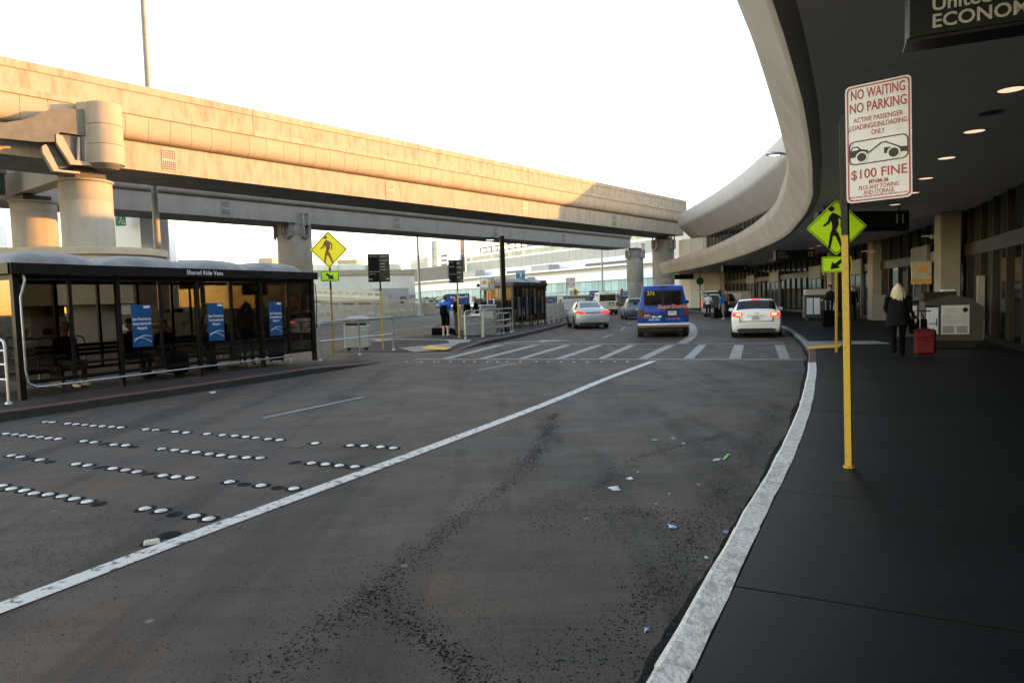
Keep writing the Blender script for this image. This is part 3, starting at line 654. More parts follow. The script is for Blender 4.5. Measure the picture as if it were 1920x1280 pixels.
# deck above the canopy and the upper storey
rings = [[kerb.off(u, .32, 4.4), kerb.off(u, 10, 4.4), kerb.off(u, 10, 5.0), kerb.off(u, .32, 5.0)] for u in np.linspace(kerb.near(-10), E0-.05, 60)]
MB().loft(rings).build('roof_deck', TERML, tb, w=True)
uprof = [(2.05, 11.0), (1.98, 10.9), (2.0, 9.75), (2.06, 9.55), (2.2, 9.42), (3.7, 7.98), (3.85, 7.92), (4.2, 7.92), (4.2, 11.0)]
s = kerb.near(-10)
while s < E0:
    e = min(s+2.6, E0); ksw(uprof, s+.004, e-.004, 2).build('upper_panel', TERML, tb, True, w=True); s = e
s = kerb.near(2)
while s < E0-1.5:
    e = min(s+1.35, E0-.8); a, b = kerb.off(s+.03, 4.0), kerb.off(e-.03, 4.0); n_ = Vector((b.y-a.y, a.x-b.x, 0)).normalized()
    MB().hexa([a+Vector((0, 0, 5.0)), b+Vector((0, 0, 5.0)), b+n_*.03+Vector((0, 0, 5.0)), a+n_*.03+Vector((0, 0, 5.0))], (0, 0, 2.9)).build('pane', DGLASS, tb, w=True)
    p = kerb.off(e, 3.98); MB().box((p.x, p.y, 6.45), (.07, .07, 2.9)).build('mullion', MULL, tb, w=True)
    s = e
rings = [[kerb.off(u, 4.25, 0), kerb.off(u, 24, 0), kerb.off(u, 24, 11), kerb.off(u, 4.25, 11)] for u in np.linspace(kerb.near(-10), E0-.4, 40)]
rings = [[r[0]*1, r[1], r[2], r[3]] for r in rings]
for r in rings: r[0].z = 4.96; r[1].z = 4.96
MB().loft(rings).build('upper_floor', TERML, tb, w=True)
MB().box((42, 108, 8), (22, 65, 16)).build('shade_block', TERML, tb, w=True)  # unseen mass added to shade the guideway's far end and the plant building
# ground floor: glazing, doors, piers
s = wall.near(-3); WE = wall.L-.5; i = 0
DOORS = [wall.near(y) for y in (28.2, 39.0, 47.2, 57.5, 66)]
def wq(a, b, o0, o1, z0, z1):
    A, B = wall.off(a, o0), wall.off(b, o0); A1, B1 = wall.off(a, o1), wall.off(b, o1)
    for p in (A, B, A1, B1): p.z = z0
    return MB().hexa([A, B, B1, A1], (0, 0, z1-z0))
while s < WE:
    e = min(s+1.5, WE); mid = (s+e)/2; dr = any(abs(mid-d) < 1.5 for d in DOORS)
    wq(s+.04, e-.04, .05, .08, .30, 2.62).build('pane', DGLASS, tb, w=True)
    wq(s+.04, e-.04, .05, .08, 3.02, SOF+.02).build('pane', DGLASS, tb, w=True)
    wq(s, e, -.03 if dr else .0, .12, 2.63, 3.01).build('transom', DOORM if dr else MULL, tb, w=True)
    wq(s, e, -.01, .12, HS, .29).build('sill', MULL, tb, w=True)
    wq(s-.035, s+.035, -.04, .11, .29, 2.625).build('mullion', DOORM if dr else MULL, tb, w=True)
    wq(s-.03, s+.03, -.03, .11, 3.015, SOF+.02).build('mullion', MULL, tb, w=True)
    s = e
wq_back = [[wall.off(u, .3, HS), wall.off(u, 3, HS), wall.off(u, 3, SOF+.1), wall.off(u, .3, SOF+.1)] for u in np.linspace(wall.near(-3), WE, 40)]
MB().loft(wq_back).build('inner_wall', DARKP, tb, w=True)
for d in DOORS:
    for k in (-1, 1):
        wq(d+k*.62-.56, d+k*.62+.56, -.05, -.02, HS+.03, 2.45).build('door', DGLASS, tb, w=True)
        wq(d+k*.62-.6, d+k*.62-.53, -.08, -.015, HS+.02, 2.5).build('door_stile', DOORM, tb, w=True)
        wq(d+k*.62+.53, d+k*.62+.6, -.08, -.015, HS+.02, 2.5).build('door_stile', DOORM, tb, w=True)
    wq(d-1.4, d+1.4, -.14, -.031, 2.5, 3.3).build('door_header', DOORM, tb, w=True)
for px, py, wd in ((1644, 452, .85), (1777, 400, .80), (1565, 470, .9), (1492, 488, .9), (1428, 499, .85), (1370, 508, .85), (1322, 514, .8)):
    p = at(px, py, SOF); s_ = wall.near(p.y); t = wall.dr(s_); 
    MB().bbox((p.x, p.y, (HS+SOF+.02)/2), (wd*.75, wd, SOF-HS+.02), .03, -math.atan2(t.x, t.y)).build('pier', TCOL, tb, w=True)
# rounded panelled end of the terminal
ec = kerb.off(E0-2.5, 7.0)
for k in range(4):
    z0, z1 = .1+k*1.95, .1+(k+1)*1.95
    for j in range(9):
        a0, a1 = 90+j*20, 90+(j+1)*20
        rr = lambda a, r: Vector((ec.x+r*math.cos(RAD(a)), ec.y+1+r*math.sin(RAD(a))*.8, 0))
        MB().hexa([rr(a0+.25, 5.2)+Vector((0, 0, z0+.015)), rr(a1-.25, 5.2)+Vector((0, 0, z0+.015)), rr(a1-.25, 4.9)+Vector((0, 0, z0+.015)), rr(a0+.25, 4.9)+Vector((0, 0, z0+.015))], (0, 0, z1-z0-.03)).build('wall_panel', TERML, tb, w=True)
# ------------------------------------------------------------------ recessed downlights
DLR = MB().lathe([(.140, .012), (.146, 0), (.165, -.004), (.17, .01)], n=24).mesh('trim', mat('downlight_trim', (.3, .3, .3), .5))
DLL = MB().lathe([(.001, .004), (.139, .004), (.139, .012)], n=24).mesh('lens', LAMP)
DLO = MB().lathe([(.001, .004), (.139, .004), (.139, .012)], n=24).mesh('lens', DARKP)
ptl = [(1896, 169), (1827, 247), (1775, 297), (1736, 335), (1712, 362), (1678, 384), (1653, 401), (1535, 461), (1520, 466), (1504, 472), (1445, 488), (1430, 491), (1417, 494.5), (1403, 497), (1324, 511)]
for i_, (px, py) in enumerate(ptl):
    p = at(px, py, SOF+.02); o = thing('ceiling_light', '%s lit canopy downlight counting back from the right edge' % ORD[i_], 'ceiling light', p, 0, 'lit canopy downlights')
    put('trim', DLR, o); put('lens', DLL, o)
p = at(1859, 212, SOF+.02); o = thing('ceiling_light', 'unlit dark round downlight between the two nearest lit ones', 'ceiling light', p); put('trim', DLR, o); put('lens', DLO, o)
# ------------------------------------------------------------------ hanging zone signs
def hang(px0, py0, px1, py1, z0, z1, label, lines, num, flip=False, ext=0):
    a, b = at(px0, py0, z0), at(px1, py1, z0); d = b-a; L = d.length+ext; ang = math.atan2(d.y, d.x)
    o = thing('hanging_sign', label, 'sign', a, ang, 'hanging zone signs')
    H = z1-z0; MB().bbox((L/2, 0, H/2), (L, .22, H), .01).build('box', TEAL, o); MB().box((L/2, 0, -.012), (L+.02, .24, .02)).build('bottom_rail', DARKP, o)
    for u in (.25, L-.25): MB().tube([(u, 0, H-.02), (u, 0, SOF-z0+.06)], .025).build('hanger', DARKP, o)
    for s_, sz, x, z, al, m in lines: text(s_, sz, m, o, (x, -.114, z), align=al, bold=.018)
    if num: text(num, .36, LETG, o, (L-.3, -.114, H*.55), align='CENTER', bold=.015)
    return o
hang(1699, 84, 1920, 50, 3.36, 3.98, 'large teal sign reading United ECONOMY at the top right corner', [('United', .122, .135, .195, 'LEFT', LETG), ('ECONOMY', .122, .135, .085, 'LEFT', LETG)], None, ext=2.2)
hang(1530, 434, 1700, 431, 3.36, 3.90, 'dark hanging sign numbered 11 behind the near pedestrian sign', [], '11')
hang(1452, 488.5, 1526, 487, 3.36, 3.90, 'dark hanging sign reading United PREMIER with number 12', [('United', .17, .12, .40, 'LEFT', LETD), ('PREMIER', .17, .12, .19, 'LEFT', LETD)], '12')
hang(1354, 510.5, 1402, 509.5, 3.36, 3.90, 'dark hanging sign numbered 13 above the silver car', [], '13')
hang(1264, 523.5, 1299, 523, 3.36, 3.90, 'small far hanging sign under the canopy end', [], None)
# area lamp above the canopy edge
p = atd(1452, 288, 30); o = thing('street_lamp', 'flat oval street lamp seen over the canopy edge against the upper wall', 'lamp', p)
MB().lathe([(.02, .09), (.2, .08), (.36, .02), (.37, -.03), (.33, -.07), (.02, -.075)], n=20, sy=.6).build('head', GALV, o, True)
MB().lathe([(.001, -.10), (.2, -.095), (.25, -.076)], n=16, sy=.55).build('lens', LAMP2, o, True)
MB().tube([(.3, 0, 0), (.9, .3, -.05), (.95, .3, -.3), (.95, .3, 5.02-p.z)], .05).build('arm', GALV, o)
# ------------------------------------------------------------------ shelters
def shelter(base, ang, L, Dp, bays, ndome, label, metal, slats=False):
    """local x along the front, y to the back (away from the road), front plane at y=0"""
    o = thing('bus_shelter', label, 'shelter', base, ang); g = L/bays; zt = 2.42-HI
    def box(n, c, d, m=None, p=None): return MB().box(c, d).build(n, m or metal, p or o)
    ov = .12
    for y, nm in ((-ov, 0), (Dp+ov, 1)): box('roof_fascia', (L/2, y, zt+.09), (L+2*ov, .05, .19))
    for x in (-ov, L+ov): box('roof_fascia', (x, Dp/2, zt+.09), (.05, Dp+2*ov-.055, .19))
    box('roof_deck', (L/2, Dp/2, zt+.07), (L+2*ov-.06, Dp+2*ov-.06, .06))
    dl = (L+.1)/ndome
    for k in range(ndome):
        cx = -.05+dl*(k+.5); rings = []
        for j in range(9):
            a = j/8*math.pi/2; rr = math.cos(a)**.75 if j < 8 else .01; h = .33*math.sin(a)
            rings.append([(cx+x*(dl/2-.02)*rr, Dp/2+y*(Dp/2+.02)*rr, zt+.10+.09+h-.05) for x, y in [(math.copysign(abs(math.cos(q))**.6, math.cos(q)), math.copysign(abs(math.sin(q))**.6, math.sin(q))) for q in [2*math.pi*i/28 for i in range(28)]]])
        MB().loft(rings).build('dome', ROOFG, o, True)
    pw_ = .075
    for k in range(bays+1):
        corner = k in (0, bays)
        for y in (0, Dp):
            if k % 2 == 0 or corner: box('post', (k*g, y, zt/2+.0), (pw_+.03*corner, pw_+.02, zt-.002))
            else: box('mullion', (k*g, y, (zt+.28)/2), (.06, .06, zt-.282))
    for y in (0, Dp):
        box('bottom_rail', (L/2, y, .30), (L-.1, .05, .07)); box('top_rail', (L/2, y, zt-.06), (L-.1, .05, .09))
        for k in range(bays):
            if y == Dp and 2 <= k < 4 and bays > 7: continue                      # way in from behind
            box('pane', ((k+.5)*g, y, (zt+.25)/2-.01), (g-.07, .012, zt-.43), TGLASS)
    for x in (0, L):
        box('bottom_rail', (x, Dp/2, .30), (.05, Dp-.12, .07)); box('pane', (x, Dp/2, (zt+.25)/2-.01), (.012, Dp-.14, zt-.43), TGLASS)
        box('top_rail', (x, Dp/2, zt-.06), (.05, Dp-.12, .09))
    return o, g, zt
SA = Vector((-8.8, 12.36, 0)); SB = Vector((-5.56, 19.44, 0)); sdv = SB-SA; SANG = math.atan2(sdv.y, sdv.x); SL = sdv.length
SA.z = HI
sh, G, ZT = shelter(SA, SANG, SL, 2.0, 8, 4, 'long dark glass shelter with four grey domes at left', BLACKM)
text('Shared Ride Vans', .145, LETW, sh, (SL*.52, -.148, ZT+.09), bold=.006)
def poster(k):
    x = (k+.5)*G+.02; o = MB().box((x, -.012, 1.22), (.46, .008, .88)).build('poster', BLUEP, sh)
    for i, s_ in enumerate(('San Francisco', 'International', 'Airport')): text(s_, .088, LETW, o, (x, -.018, 1.36-i*.095), bold=.012, fit=(.43, .41, .23)[i])
    for sg in (1, -1):
        pts = [(x-.2+.4*q, -.018, .93+sg*.02+.06*(1-(2*q-1-.35*sg)**2)) for q in [i/10 for i in range(11)]]
        MB().tube(pts, .006, 5).build('wave_line', LETW, o)
    MB().box((x+.13, -.018, 1.61), (.15, .006, .05)).build('logo_block', LETW, o)
for k in (2, 4, 6): poster(k)
MB().tube([(.12, -.07, ZT-.03), (.12, -.1, ZT-.12), (.07, -.1, ZT-.3), (.03, -.1, ZT-.42), (.03, -.1, .55), (.06, -.1, .30), (.2, -.1, .22), (.45, -.1, .21), (6.75, -.1, .21), (6.75, -.1, .02)], .02, 8).build('conduit', GALV, sh, True)
MB().bbox((.35, 1.6, 1.25), (.5, .12, .85), .02).build('display_screen', DARKP, sh)
MB().bbox((6.9, 1.2, 2.0), (.9, .10, .26), .02).build('hanging_panel', DARKP, sh)
bn = MB()
for i in range(5): MB().box((SL*.52, 1.35+i*.085, .46), (5.4, .07, .03)).build('bench_slat', DARKP, sh)
for i in range(3): MB().box((SL*.52, 1.82, .62+i*.1), (5.4, .03, .07)).build('bench_slat', DARKP, sh)
for x in (1.6, 4.1, 6.4): MB().box((x, 1.55, .22), (.06, .4, .44)).build('bench_leg', DARKP, sh)
MB().tube([(SL-.03, -.02, ZT-.05), (SL+.10, -.05, ZT-.15), (SL+.13, -.05, ZT-.5), (SL+.10, -.04, .9)], .015).build('cable', DARKP, sh)
S2 = at(963, 615, HI)
sh2, G2, _ = shelter(S2, RAD(65.5), 4.6, 1.65, 8, 2, 'small bronze shelter with curved roof beside the lamp post, numbered 3', BROWNM)
for k in (1, 3, 5, 7):
    x = (k+.5)*G2-.1; MB().box((x, -.012, 1.15), (.22, .008, .95)).build('poster', mat('faded_blue_poster', (.03, .10, .20), .4), sh2)
    MB().box((x+.05, -.018, 1.58), (.06, .004, .09)).build('poster_mark', LETG, sh2)
e_ = Matrix(((0, 0, -1), (-1, 0, 0), (0, 1, 0)))                 # text on the near end, facing -x
text('Door Parks', .17, LETG, sh2, (-.15, .75, ZT+.09), rot=e_, bold=.01); text('3', .40, LETW, sh2, (-.03, 1.15, 1.45), rot=e_, bold=.015)
text('Courtyard', .09, LETG, sh2, (-.03, 1.0, 1.75), rot=e_); text('Bus stop', .09, LETG, sh2, (-.03, 1.1, 1.18), rot=e_)
text('Parking', .13, LETD, sh2, (2.3, -.148, ZT+.09))
# ------------------------------------------------------------------ pedestrian signs
BODY = [(222, 225), (240, 203), (262, 212), (270, 235), (272, 270), (258, 300), (270, 320), (297, 400), (284, 404), (255, 335), (243, 330), (228, 402), (215, 402), (228, 320), (238, 290), (236, 260)]
ARML = [(240, 225), (225, 262), (195, 280), (190, 272), (213, 252), (228, 215)]
ARMR = [(262, 212), (291, 238), (288, 288), (280, 288), (281, 245), (268, 232)]
def pedsign(base, rz, half, zc, label, face, ink, arrow, ztop_black, arrow_z, tilt=0):
    o = thing('pedestrian_sign', label, 'road sign', base, rz)
    def dia(h, r):
        out = []
        for a0 in (0, 90, 180, 270):
            cxx, czz = (h-r*1.414)*math.cos(RAD(a0)), (h-r*1.414)*math.sin(RAD(a0))
            out += [(cxx+r*math.cos(RAD(a)), zc+czz+r*math.sin(RAD(a))) for a in (a0-45, a0-15, a0+15, a0+45)]
        return out
    b = MB().plate(dia(half, .05), -.045, -.041).build('sign_plate', face, o)
    frame_plate(MB(), dia(half-.03, .04), dia(half-.055, .03), -.049, -.0455).build('border', INK, b)
    def cv(p): return [((x-260)/155*half, zc+(285-y)/155*half) for x, y in p]
    MB().plate(cv(BODY), -.050, -.0455).build('walking_figure', ink, b)
    MB().plate(cv(ARML), -.0515, -.0455).build('walking_figure', ink, b); MB().plate(cv(ARMR), -.0515, -.0455).build('walking_figure', ink, b)
    MB().plate(circ(-25/155*half, zc+102/155*half, 14.5/155*half), -.05, -.0455).build('walking_figure', ink, b)
    w_, h_ = half*.98, half*.56
    p = MB().plate(rrect(w_, h_, .04, cz=arrow_z), -.045, -.041).build('arrow_plate', FLUO, o)
    frame_plate(MB(), rrect(w_-.03, h_-.03, .03, cz=arrow_z), rrect(w_-.06, h_-.06, .025, cz=arrow_z), -.049, -.0455).build('border', INK, p)
    s_ = arrow; u = half*.30
    A = [(-.9, .75), (-.62, 1.0), (.25, .25), (.5, .55), (.85, -.75), (-.5, -.55), (-.2, -.25), (-.95, .45)]
    A = [(-.85, .45), (-.55, .85), (.22, .12), (.55, .42), (.75, -.8), (-.5, -.58), (-.15, -.28)]
    MB().plate([(s_*x*u*.9, arrow_z+z*u*.72) for x, z in A][::s_], -.05, -.0455).build('arrow', INK, p)
    MB().box((0, 0, ztop_black/2), (.05, .05, ztop_black)).build('pole', YELP, o)
    MB().box((0, 0, (ztop_black+.002+zc+half*.8)/2), (.048, .05, zc+half*.8-ztop_black-.002)).build('pole_top', BLACKM, o)
    for z in (zc+half*.62, zc-half*.62): MB().ball((0, -.05, z), .012, 6, 4).build('bolt', GALV, b)
    MB().box((0, -.02, zc), (.3, .03, .06)).build('bracket', BLACKM, o)
    return o
b1 = at(626, 668, HI); pedsign(b1, RAD(4), .545, 3.10-HI+.22, 'yellow pedestrian diamond sign with arrow beside the long shelter', FLUOY, BROWNINK, 1, 1.98, 2.38)
b2_ = at(1568, 660, HS); pedsign(b2_, RAD(-14), .70, 3.13, 'bright green pedestrian diamond sign with arrow at the right kerb', FLUO, INK, -1, 2.03, 2.21)
# ------------------------------------------------------------------ no waiting sign on the near pole
NW = at(1592, 876, HS)
def towsign(base, rz, label, detailed=True, ztop=3.42-HS, W_=.50, H_=.985, polez=3.2-HS, yel=2.17-HS, lean=0):
    o = thing('parking_sign', label, 'parking sign', base, rz)
    MB().box((0, 0, yel/2), (.055, .055, yel)).build('pole', YELP, o)
    MB().box((0, 0, (yel+polez)/2+.001), (.052, .06, polez-yel-.002)).build('pole_top', BLACKM, o)
    if detailed:
        MB().box((-.035, .03, polez-.42), (.02, .02, .75)).build('back_strip', DARKP, o)
        MB().tube([(0, 0, .001), (0, 0, .02)], .05, 8).build('base_collar', YELP, o)
    cx = .025+W_/2; cz = ztop-H_/2
    b = MB().plate(rrect(W_, H_, .04, cx=cx, cz=cz), -.040, -.036).build('sign_plate', SIGNW, o)
    frame_plate(MB(), rrect(W_-.024, H_-.024, .035, cx=cx, cz=cz), rrect(W_-.046, H_-.046, .03, cx=cx, cz=cz), -.0425, -.0405).build('border', SIGNR, b)
    f = lambda s_, sz, v, bo, ft_: text(s_, sz, SIGNR, b, (cx, -.0415, ztop-v*H_), bold=bo, fit=ft_*W_, ex=.001)
    f('NO WAITING', .115, .085, .013, .82); f('NO PARKING', .115, .198, .013, .86)
    f('ACTIVE PASSENGER', .058, .300, .008, .75); f('LOADING/UNLOADING', .058, .360, .008, .87); f('ONLY', .058, .420, .008, .2)
    f('$100 FINE', .11, .765, .011, .85); f('MINIMUM', .052, .835, .003, .29); f('PLUS ANY TOWING', .052, .880, .003, .61); f('AND STORAGE', .052, .925, .003, .47)
    if detailed: f('FOR TOWED VEHICLES PHONE 876-2424 SFIA RED 4.3 & 4.6C', .021, .955, .0, .86)
    z0 = ztop-.575*H_; hh = .205*H_; ww = W_*.90
    frame_plate(MB(), rrect(ww, hh, .045, cx=cx, cz=z0), rrect(ww-.018, hh-.018, .038, cx=cx, cz=z0), -.0425, -.0405).build('pictogram_frame', INK, b)
    x0 = cx-ww/2
    def pl(p): return [(x0+x*ww, z0+z*hh) for x, z in p]
    MB().plate(pl([(.02, -.18), (.02, .10), (.06, .27), (.15, .27), (.205, .14), (.33, .06), (.335, -.08), (.27, -.10), (.14, -.16)]), -.0425, -.0405).build('towed_car', INK, b)
    MB().plate(pl([(.045, .10), (.075, .22), (.14, .22), (.175, .12)]), -.044, -.0426).build('car_window', SIGNW, b)
    MB().plate(pl([(.60, -.18), (.60, .06), (.70, .05), (.85, .01), (.98, -.02), (.98, -.22), (.72, -.19)]), -.0425, -.0405).build('tow_truck', INK, b)
    MB().plate(pl([(.335, -.03), (.55, .30), (.63, .31), (.88, .0), (.85, -.02), (.62, .26), (.565, .255), (.35, -.07)]), -.0425, -.0405).build('tow_boom', INK, b)
    for q, r in ((.22, .036), (.76, .038)):
        MB().plate(circ(x0+q*ww, z0-.20*hh, r*1.35), -.0441, -.0427).build('wheel_gap', SIGNW, b); MB().plate(circ(x0+q*ww, z0-.20*hh, r), -.0455, -.0442).build('wheel', INK, b)
    for z in (ztop-.38*H_, ztop-.66*H_, ztop-.95*H_): MB().ball((cx-W_/2+.022, -.042, z), .009, 6, 4).build('bolt', GALV, b)
    return o
tw = towsign(NW, RAD(-40), 'white and red NO WAITING NO PARKING sign on the near yellow pole'); tw.rotation_euler = (0, RAD(-.8), RAD(-40))
towsign(at(1383, 577, HS), RAD(-20), 'distant white and red parking sign on a yellow pole behind the white car', False, ztop=3.25, W_=.55, H_=1.0, polez=3.2, yel=1.9)
towsign(at(1064, 590, HI), RAD(4), 'red and white parking sign at the island tip beyond the bronze shelter', False, ztop=3.3, W_=.75, H_=.9, polez=3.3, yel=2.1)
# ------------------------------------------------------------------ black direction boards on yellow poles
def board(base, rz, label, zc, yel, a1, a2, lines, bw=.37, bh=.92):
    o = thing('direction_board', label, 'sign', base, rz)
    MB().box((0, 0, yel/2), (.055, .055, yel)).build('pole', YELP, o); MB().box((0, 0, (yel+zc)/2), (.05, .05, zc-yel-.002)).build('pole_top', BLACKM, o)
    for sg, a, tx in ((-1, a1, lines[0]), (1, a2, lines[1])):
        R_ = Matrix.Rotation(RAD(a), 3, 'Z'); w_, h_ = bw, bh
        v = [(x, y, z) for y in (-.055, -.03) for x, z in ((.0, -h_/2), (w_, -h_/2), (w_, h_/2), (.0, h_/2))]
        v = [R_ @ Vector((sg*(x+.02), y, 0))+Vector((0, 0, zc+z)) for x, y, z in v]
        b = MB().loft([v[:4], v[4:]]).build('board', BLACKM, o)
        for k, (s_, z, sz) in enumerate(tx):
            text(s_, sz, LETG, b, R_ @ Vector((sg*.02 + (.03 if sg > 0 else -w_+.03), -.058, 0))+Vector((0, 0, zc+z)), rot=R_ @ TXT, align='LEFT', bold=.008)
        MB().loft([[R_ @ Vector((sg*(.0+q), -.0575, 0))+Vector((0, 0, zc-.38+z)) for q, z in ((.26, 0), (.38, 0), (.38, .025), (.26, .025))], [R_ @ Vector((sg*(.0+q), -.060, 0))+Vector((0, 0, zc-.38+z)) for q, z in ((.26, 0), (.38, 0), (.38, .025), (.26, .025))]]).build('logo_block', LETG, b)
    return o
board(at(718, 655, HI), RAD(2), 'black two panel direction board on yellow pole beside the grey bin', 2.70, 1.95, 20, -20,
      ([('Hotel Shuttles', .38, .05), ('Airport Parking', -.12, .055), ('Rental Cars', -.2, .045)], [('Shared Ride', .38, .055), ('Door to Door', .24, .05), ('San Mateo', .14, .045), ('Limousine', .04, .045), ('Reservations', -.06, .045)]))
board(at(861, 634, HI), RAD(-3), 'black two panel direction board on the yellow pole by the standing travellers', 2.74, 1.95, 22, -30,
      ([('Hotel', .38, .06), ('Shuttles', .2, .06), ('Long Term Parking', -.1, .05)], [('BART', .34, .07), ('SamTrans', .16, .06), ('Bus Stop', -.04, .06), ('Charter', -.24, .055)]), .33, .92)
p = atd(352, 485, 24); o = thing('direction_board', 'dark sign board rising behind the shelter domes', 'sign', (p.x, p.y, HI), RAD(12))
MB().bbox((0, 0, 2.72), (.66, .08, 1.0), .01).build('board', BROWNM, o); MB().tube([(0, 0, 0), (0, 0, 2.3)], .04).build('pole', BLACKM, o)
text('Shared Ride', .09, LETG, o, (-.28, -.046, 3.1), align='LEFT'); text('Door to Door', .08, LETG, o, (-.28, -.046, 2.92), align='LEFT')
# ------------------------------------------------------------------ railings
def railing(pts, label, z=HI, h=1.07, rails=(.53,), posts=None, r=.024, down=True):
    P = [Vector((p.x, p.y, z)) for p in pts]; o = thing('railing', label, 'railing', P[0])
    a, b = P[0], P[-1]; d = (b-a).normalized(); q = [a, a+Vector((0, 0, h-.12)), a+d*.035+Vector((0, 0, h-.035)), a+d*.12+Vector((0, 0, h))]
    q += [p+Vector((0, 0, h)) for p in P[1:-1]]; q += [b-d*.12+Vector((0, 0, h)), b-d*.035+Vector((0, 0, h-.035)), b+Vector((0, 0, h-.12)), b]
    MB().tube(q, r, 8).build('top_rail', GALV, o, True, w=True)
    for k in rails: MB().tube([p+Vector((0, 0, k)) for p in P], r*.9, 8).build('rail', GALV, o, True, w=True)
    for t in (posts or ()):
        p = a.lerp(b, t); MB().tube([p, p+Vector((0, 0, h))], r, 8).build('post', GALV, o, True, w=True); MB().lathe([(.06, 0), (.05, .03), (.026, .05)], p, 10).build('foot', GALV, o, w=True)
    for p in (a, b): MB().lathe([(.06, 0), (.05, .03), (.026, .05)], p, 10).build('foot', GALV, o, w=True)
    return o
railing([at(601, 676, HI), at(738, 656, HI)], 'galvanised pipe railing in front of the grey bin', posts=(.5,))
railing([at(-70, 752, HI), at(17, 757, HI)], 'grey pipe railing cut by the left edge of the picture', h=1.12, rails=(.42, .68, .92), posts=(.4,))
railing([at(873, 635, HI), at(905, 631.5, HI)], 'short pipe railing in front of the ticket machine, left one', h=1.12, rails=(.56,))
railing([at(907, 631, HI), at(962, 621.5, HI)], 'pipe railing running past the lamp post to the bronze shelter', h=1.12, rails=(.35, .62), posts=(.5,))
railing([at(931, 627, HI), at(958, 623, HI)], 'inner pipe railing behind the lamp post', h=.92, rails=(.3, .6), posts=(.5,))
railing([at(1030, 606, HI), at(1057, 600, HI)], 'pipe railing beyond the bronze shelter', h=1.1, rails=(.5,), posts=(.3, .65))
# rails inside the shelter
def inner(x0, x1, lab):
    R_ = Matrix.Rotation(SANG, 3, 'Z'); a, b = SA+R_@Vector((x0, 2.7, 0)), SA+R_@Vector((x1, 2.7, 0)); railing([a, b], lab, h=1.0, rails=(.3, .65), posts=(.5,))
inner(.9, 3.0, 'dark pipe railing seen through the near panes of the long shelter'); inner(6.2, 7.8, 'pipe railing seen through the last panes of the long shelter')
# ------------------------------------------------------------------ bins, ticket machine and small street furniture
o = thing('litter_bin', 'square grey litter bin on castors behind the pipe railing', 'bin', at(671, 656, HI), RAD(8))
MB().bbox((0, 0, .46), (.80, .72, .74), .03).build('body', BIN, o); MB().bbox((0, 0, .87), (.72, .64, .06), .02).build('inner_lid', DARKP, o)
for sx in (-.36, .36):
    for sy in (-.3, .3): MB().box((sx, sy, .93), (.05, .05, .2)).build('lid_post', BIN, o); MB().lathe([(.045, 0), (.045, .08), (.02, .09)], (sx*.8, sy*.8, 0), 10).build('castor', DARKP, o)
MB().loft([[(-.42, -.38, 1.02), (.42, -.38, 1.02), (.42, .38, 1.02), (-.42, .38, 1.02)], [(-.42, -.38, 1.06), (.42, -.38, 1.06), (.42, .38, 1.06), (-.42, .38, 1.06)], [(-.2, -.16, 1.14), (.2, -.16, 1.14), (.2, .16, 1.14), (-.2, .16, 1.14)]]).build('hood', BIN, o)
o = thing('ticket_machine', 'grey metal ticket cabinet behind the pipe railings near the travellers', 'machine', at(915, 628, HI), RAD(12))
MB().bbox((0, 0, .62), (.66, .55, 1.24), .02).build('cabinet', mat('cabinet_grey', (.22, .23, .23), .45, .3), o); MB().bbox((0, 0, 1.29), (.72, .6, .1), .03).build('top', GALV, o)
MB().box((0, -.282, .9), (.4, .012, .3)).build('panel', BIN, o); MB().box((.16, -.1, 1.42), (.22, .03, .2)).build('notice', BLUES, o)
o = thing('ticket_counter', 'low grey counter left of the ticket cabinet', 'counter', at(888, 629, HI), RAD(12))
MB().bbox((0, 0, .42), (.8, .5, .82), .02).build('body', MT['cabinet_grey'], o); MB().bbox((0, 0, .86), (.9, .6, .06), .02).build('top', BIN, o); MB().box((.1, -.1, .92), (.35, .25, .05)).build('papers', LETW, o)
o = thing('notice_box', 'silver two sided notice box with orange emblem above the ticket cabinet', 'sign', at(916, 624, HI), RAD(5))
ORG = mat('emblem_orange', (.75, .25, .03), .5)
MB().tube([(0, 0, 0), (0, 0, 2.0)], .03).build('pole', GALV, o)
MB().bbox((-.12, 0, 2.3), (.44, .12, .62), .02).build('case', GALV, o); MB().bbox((.24, .05, 2.3), (.22, .2, .62), .02).build('case', GALV, o)
MB().box((-.12, -.065, 2.34), (.34, .012, .44)).build('panel', SIGNW, o); MB().plate([(-.22, 2.28), (-.22, 2.38), (-.12, 2.48), (-.02, 2.38), (-.04, 2.26), (-.12, 2.30)], -.076, -.0715).build('emblem', ORG, o); MB().plate(circ(.24, 2.36, .06), -.062, -.0505).build('emblem', ORG, o)
MB().bbox((.12, 0, 1.75), (.12, .1, .5), .01).build('orange_strip', ORG, o)
# lamp post on the second island
o = thing('lamp_post', 'dark square lamp post with flat lamp arm beside the bronze shelter', 'lamp post', at(946, 621, HI))
MB().box((0, 0, 2.3), (.2, .2, 4.58), RAD(20)).build('post', BLACKM, o); MB().box((0, 0, .05), (.5, .5, .1), RAD(20)).build('base', BLACKM, o)
for z in (2.95, 3.6): MB().box((0, 0, z), (.25, .25, .05), RAD(20)).build('band', DARKP, o)
MB().box((-.3, 0, 4.48), (.55, .08, .06)).build('arm', BLACKM, o); MB().loft([[(-.85, -.18, 4.42), (-.3, -.18, 4.42), (-.3, .18, 4.42), (-.85, .18, 4.42)], [(-.75, -.1, 4.54), (-.35, -.1, 4.54), (-.35, .1, 4.54), (-.75, .1, 4.54)]]).build('lamp_head', BLACKM, o); MB().box((-.56, 0, 4.41), (.36, .22, .012)).build('lens', LAMP2, o)
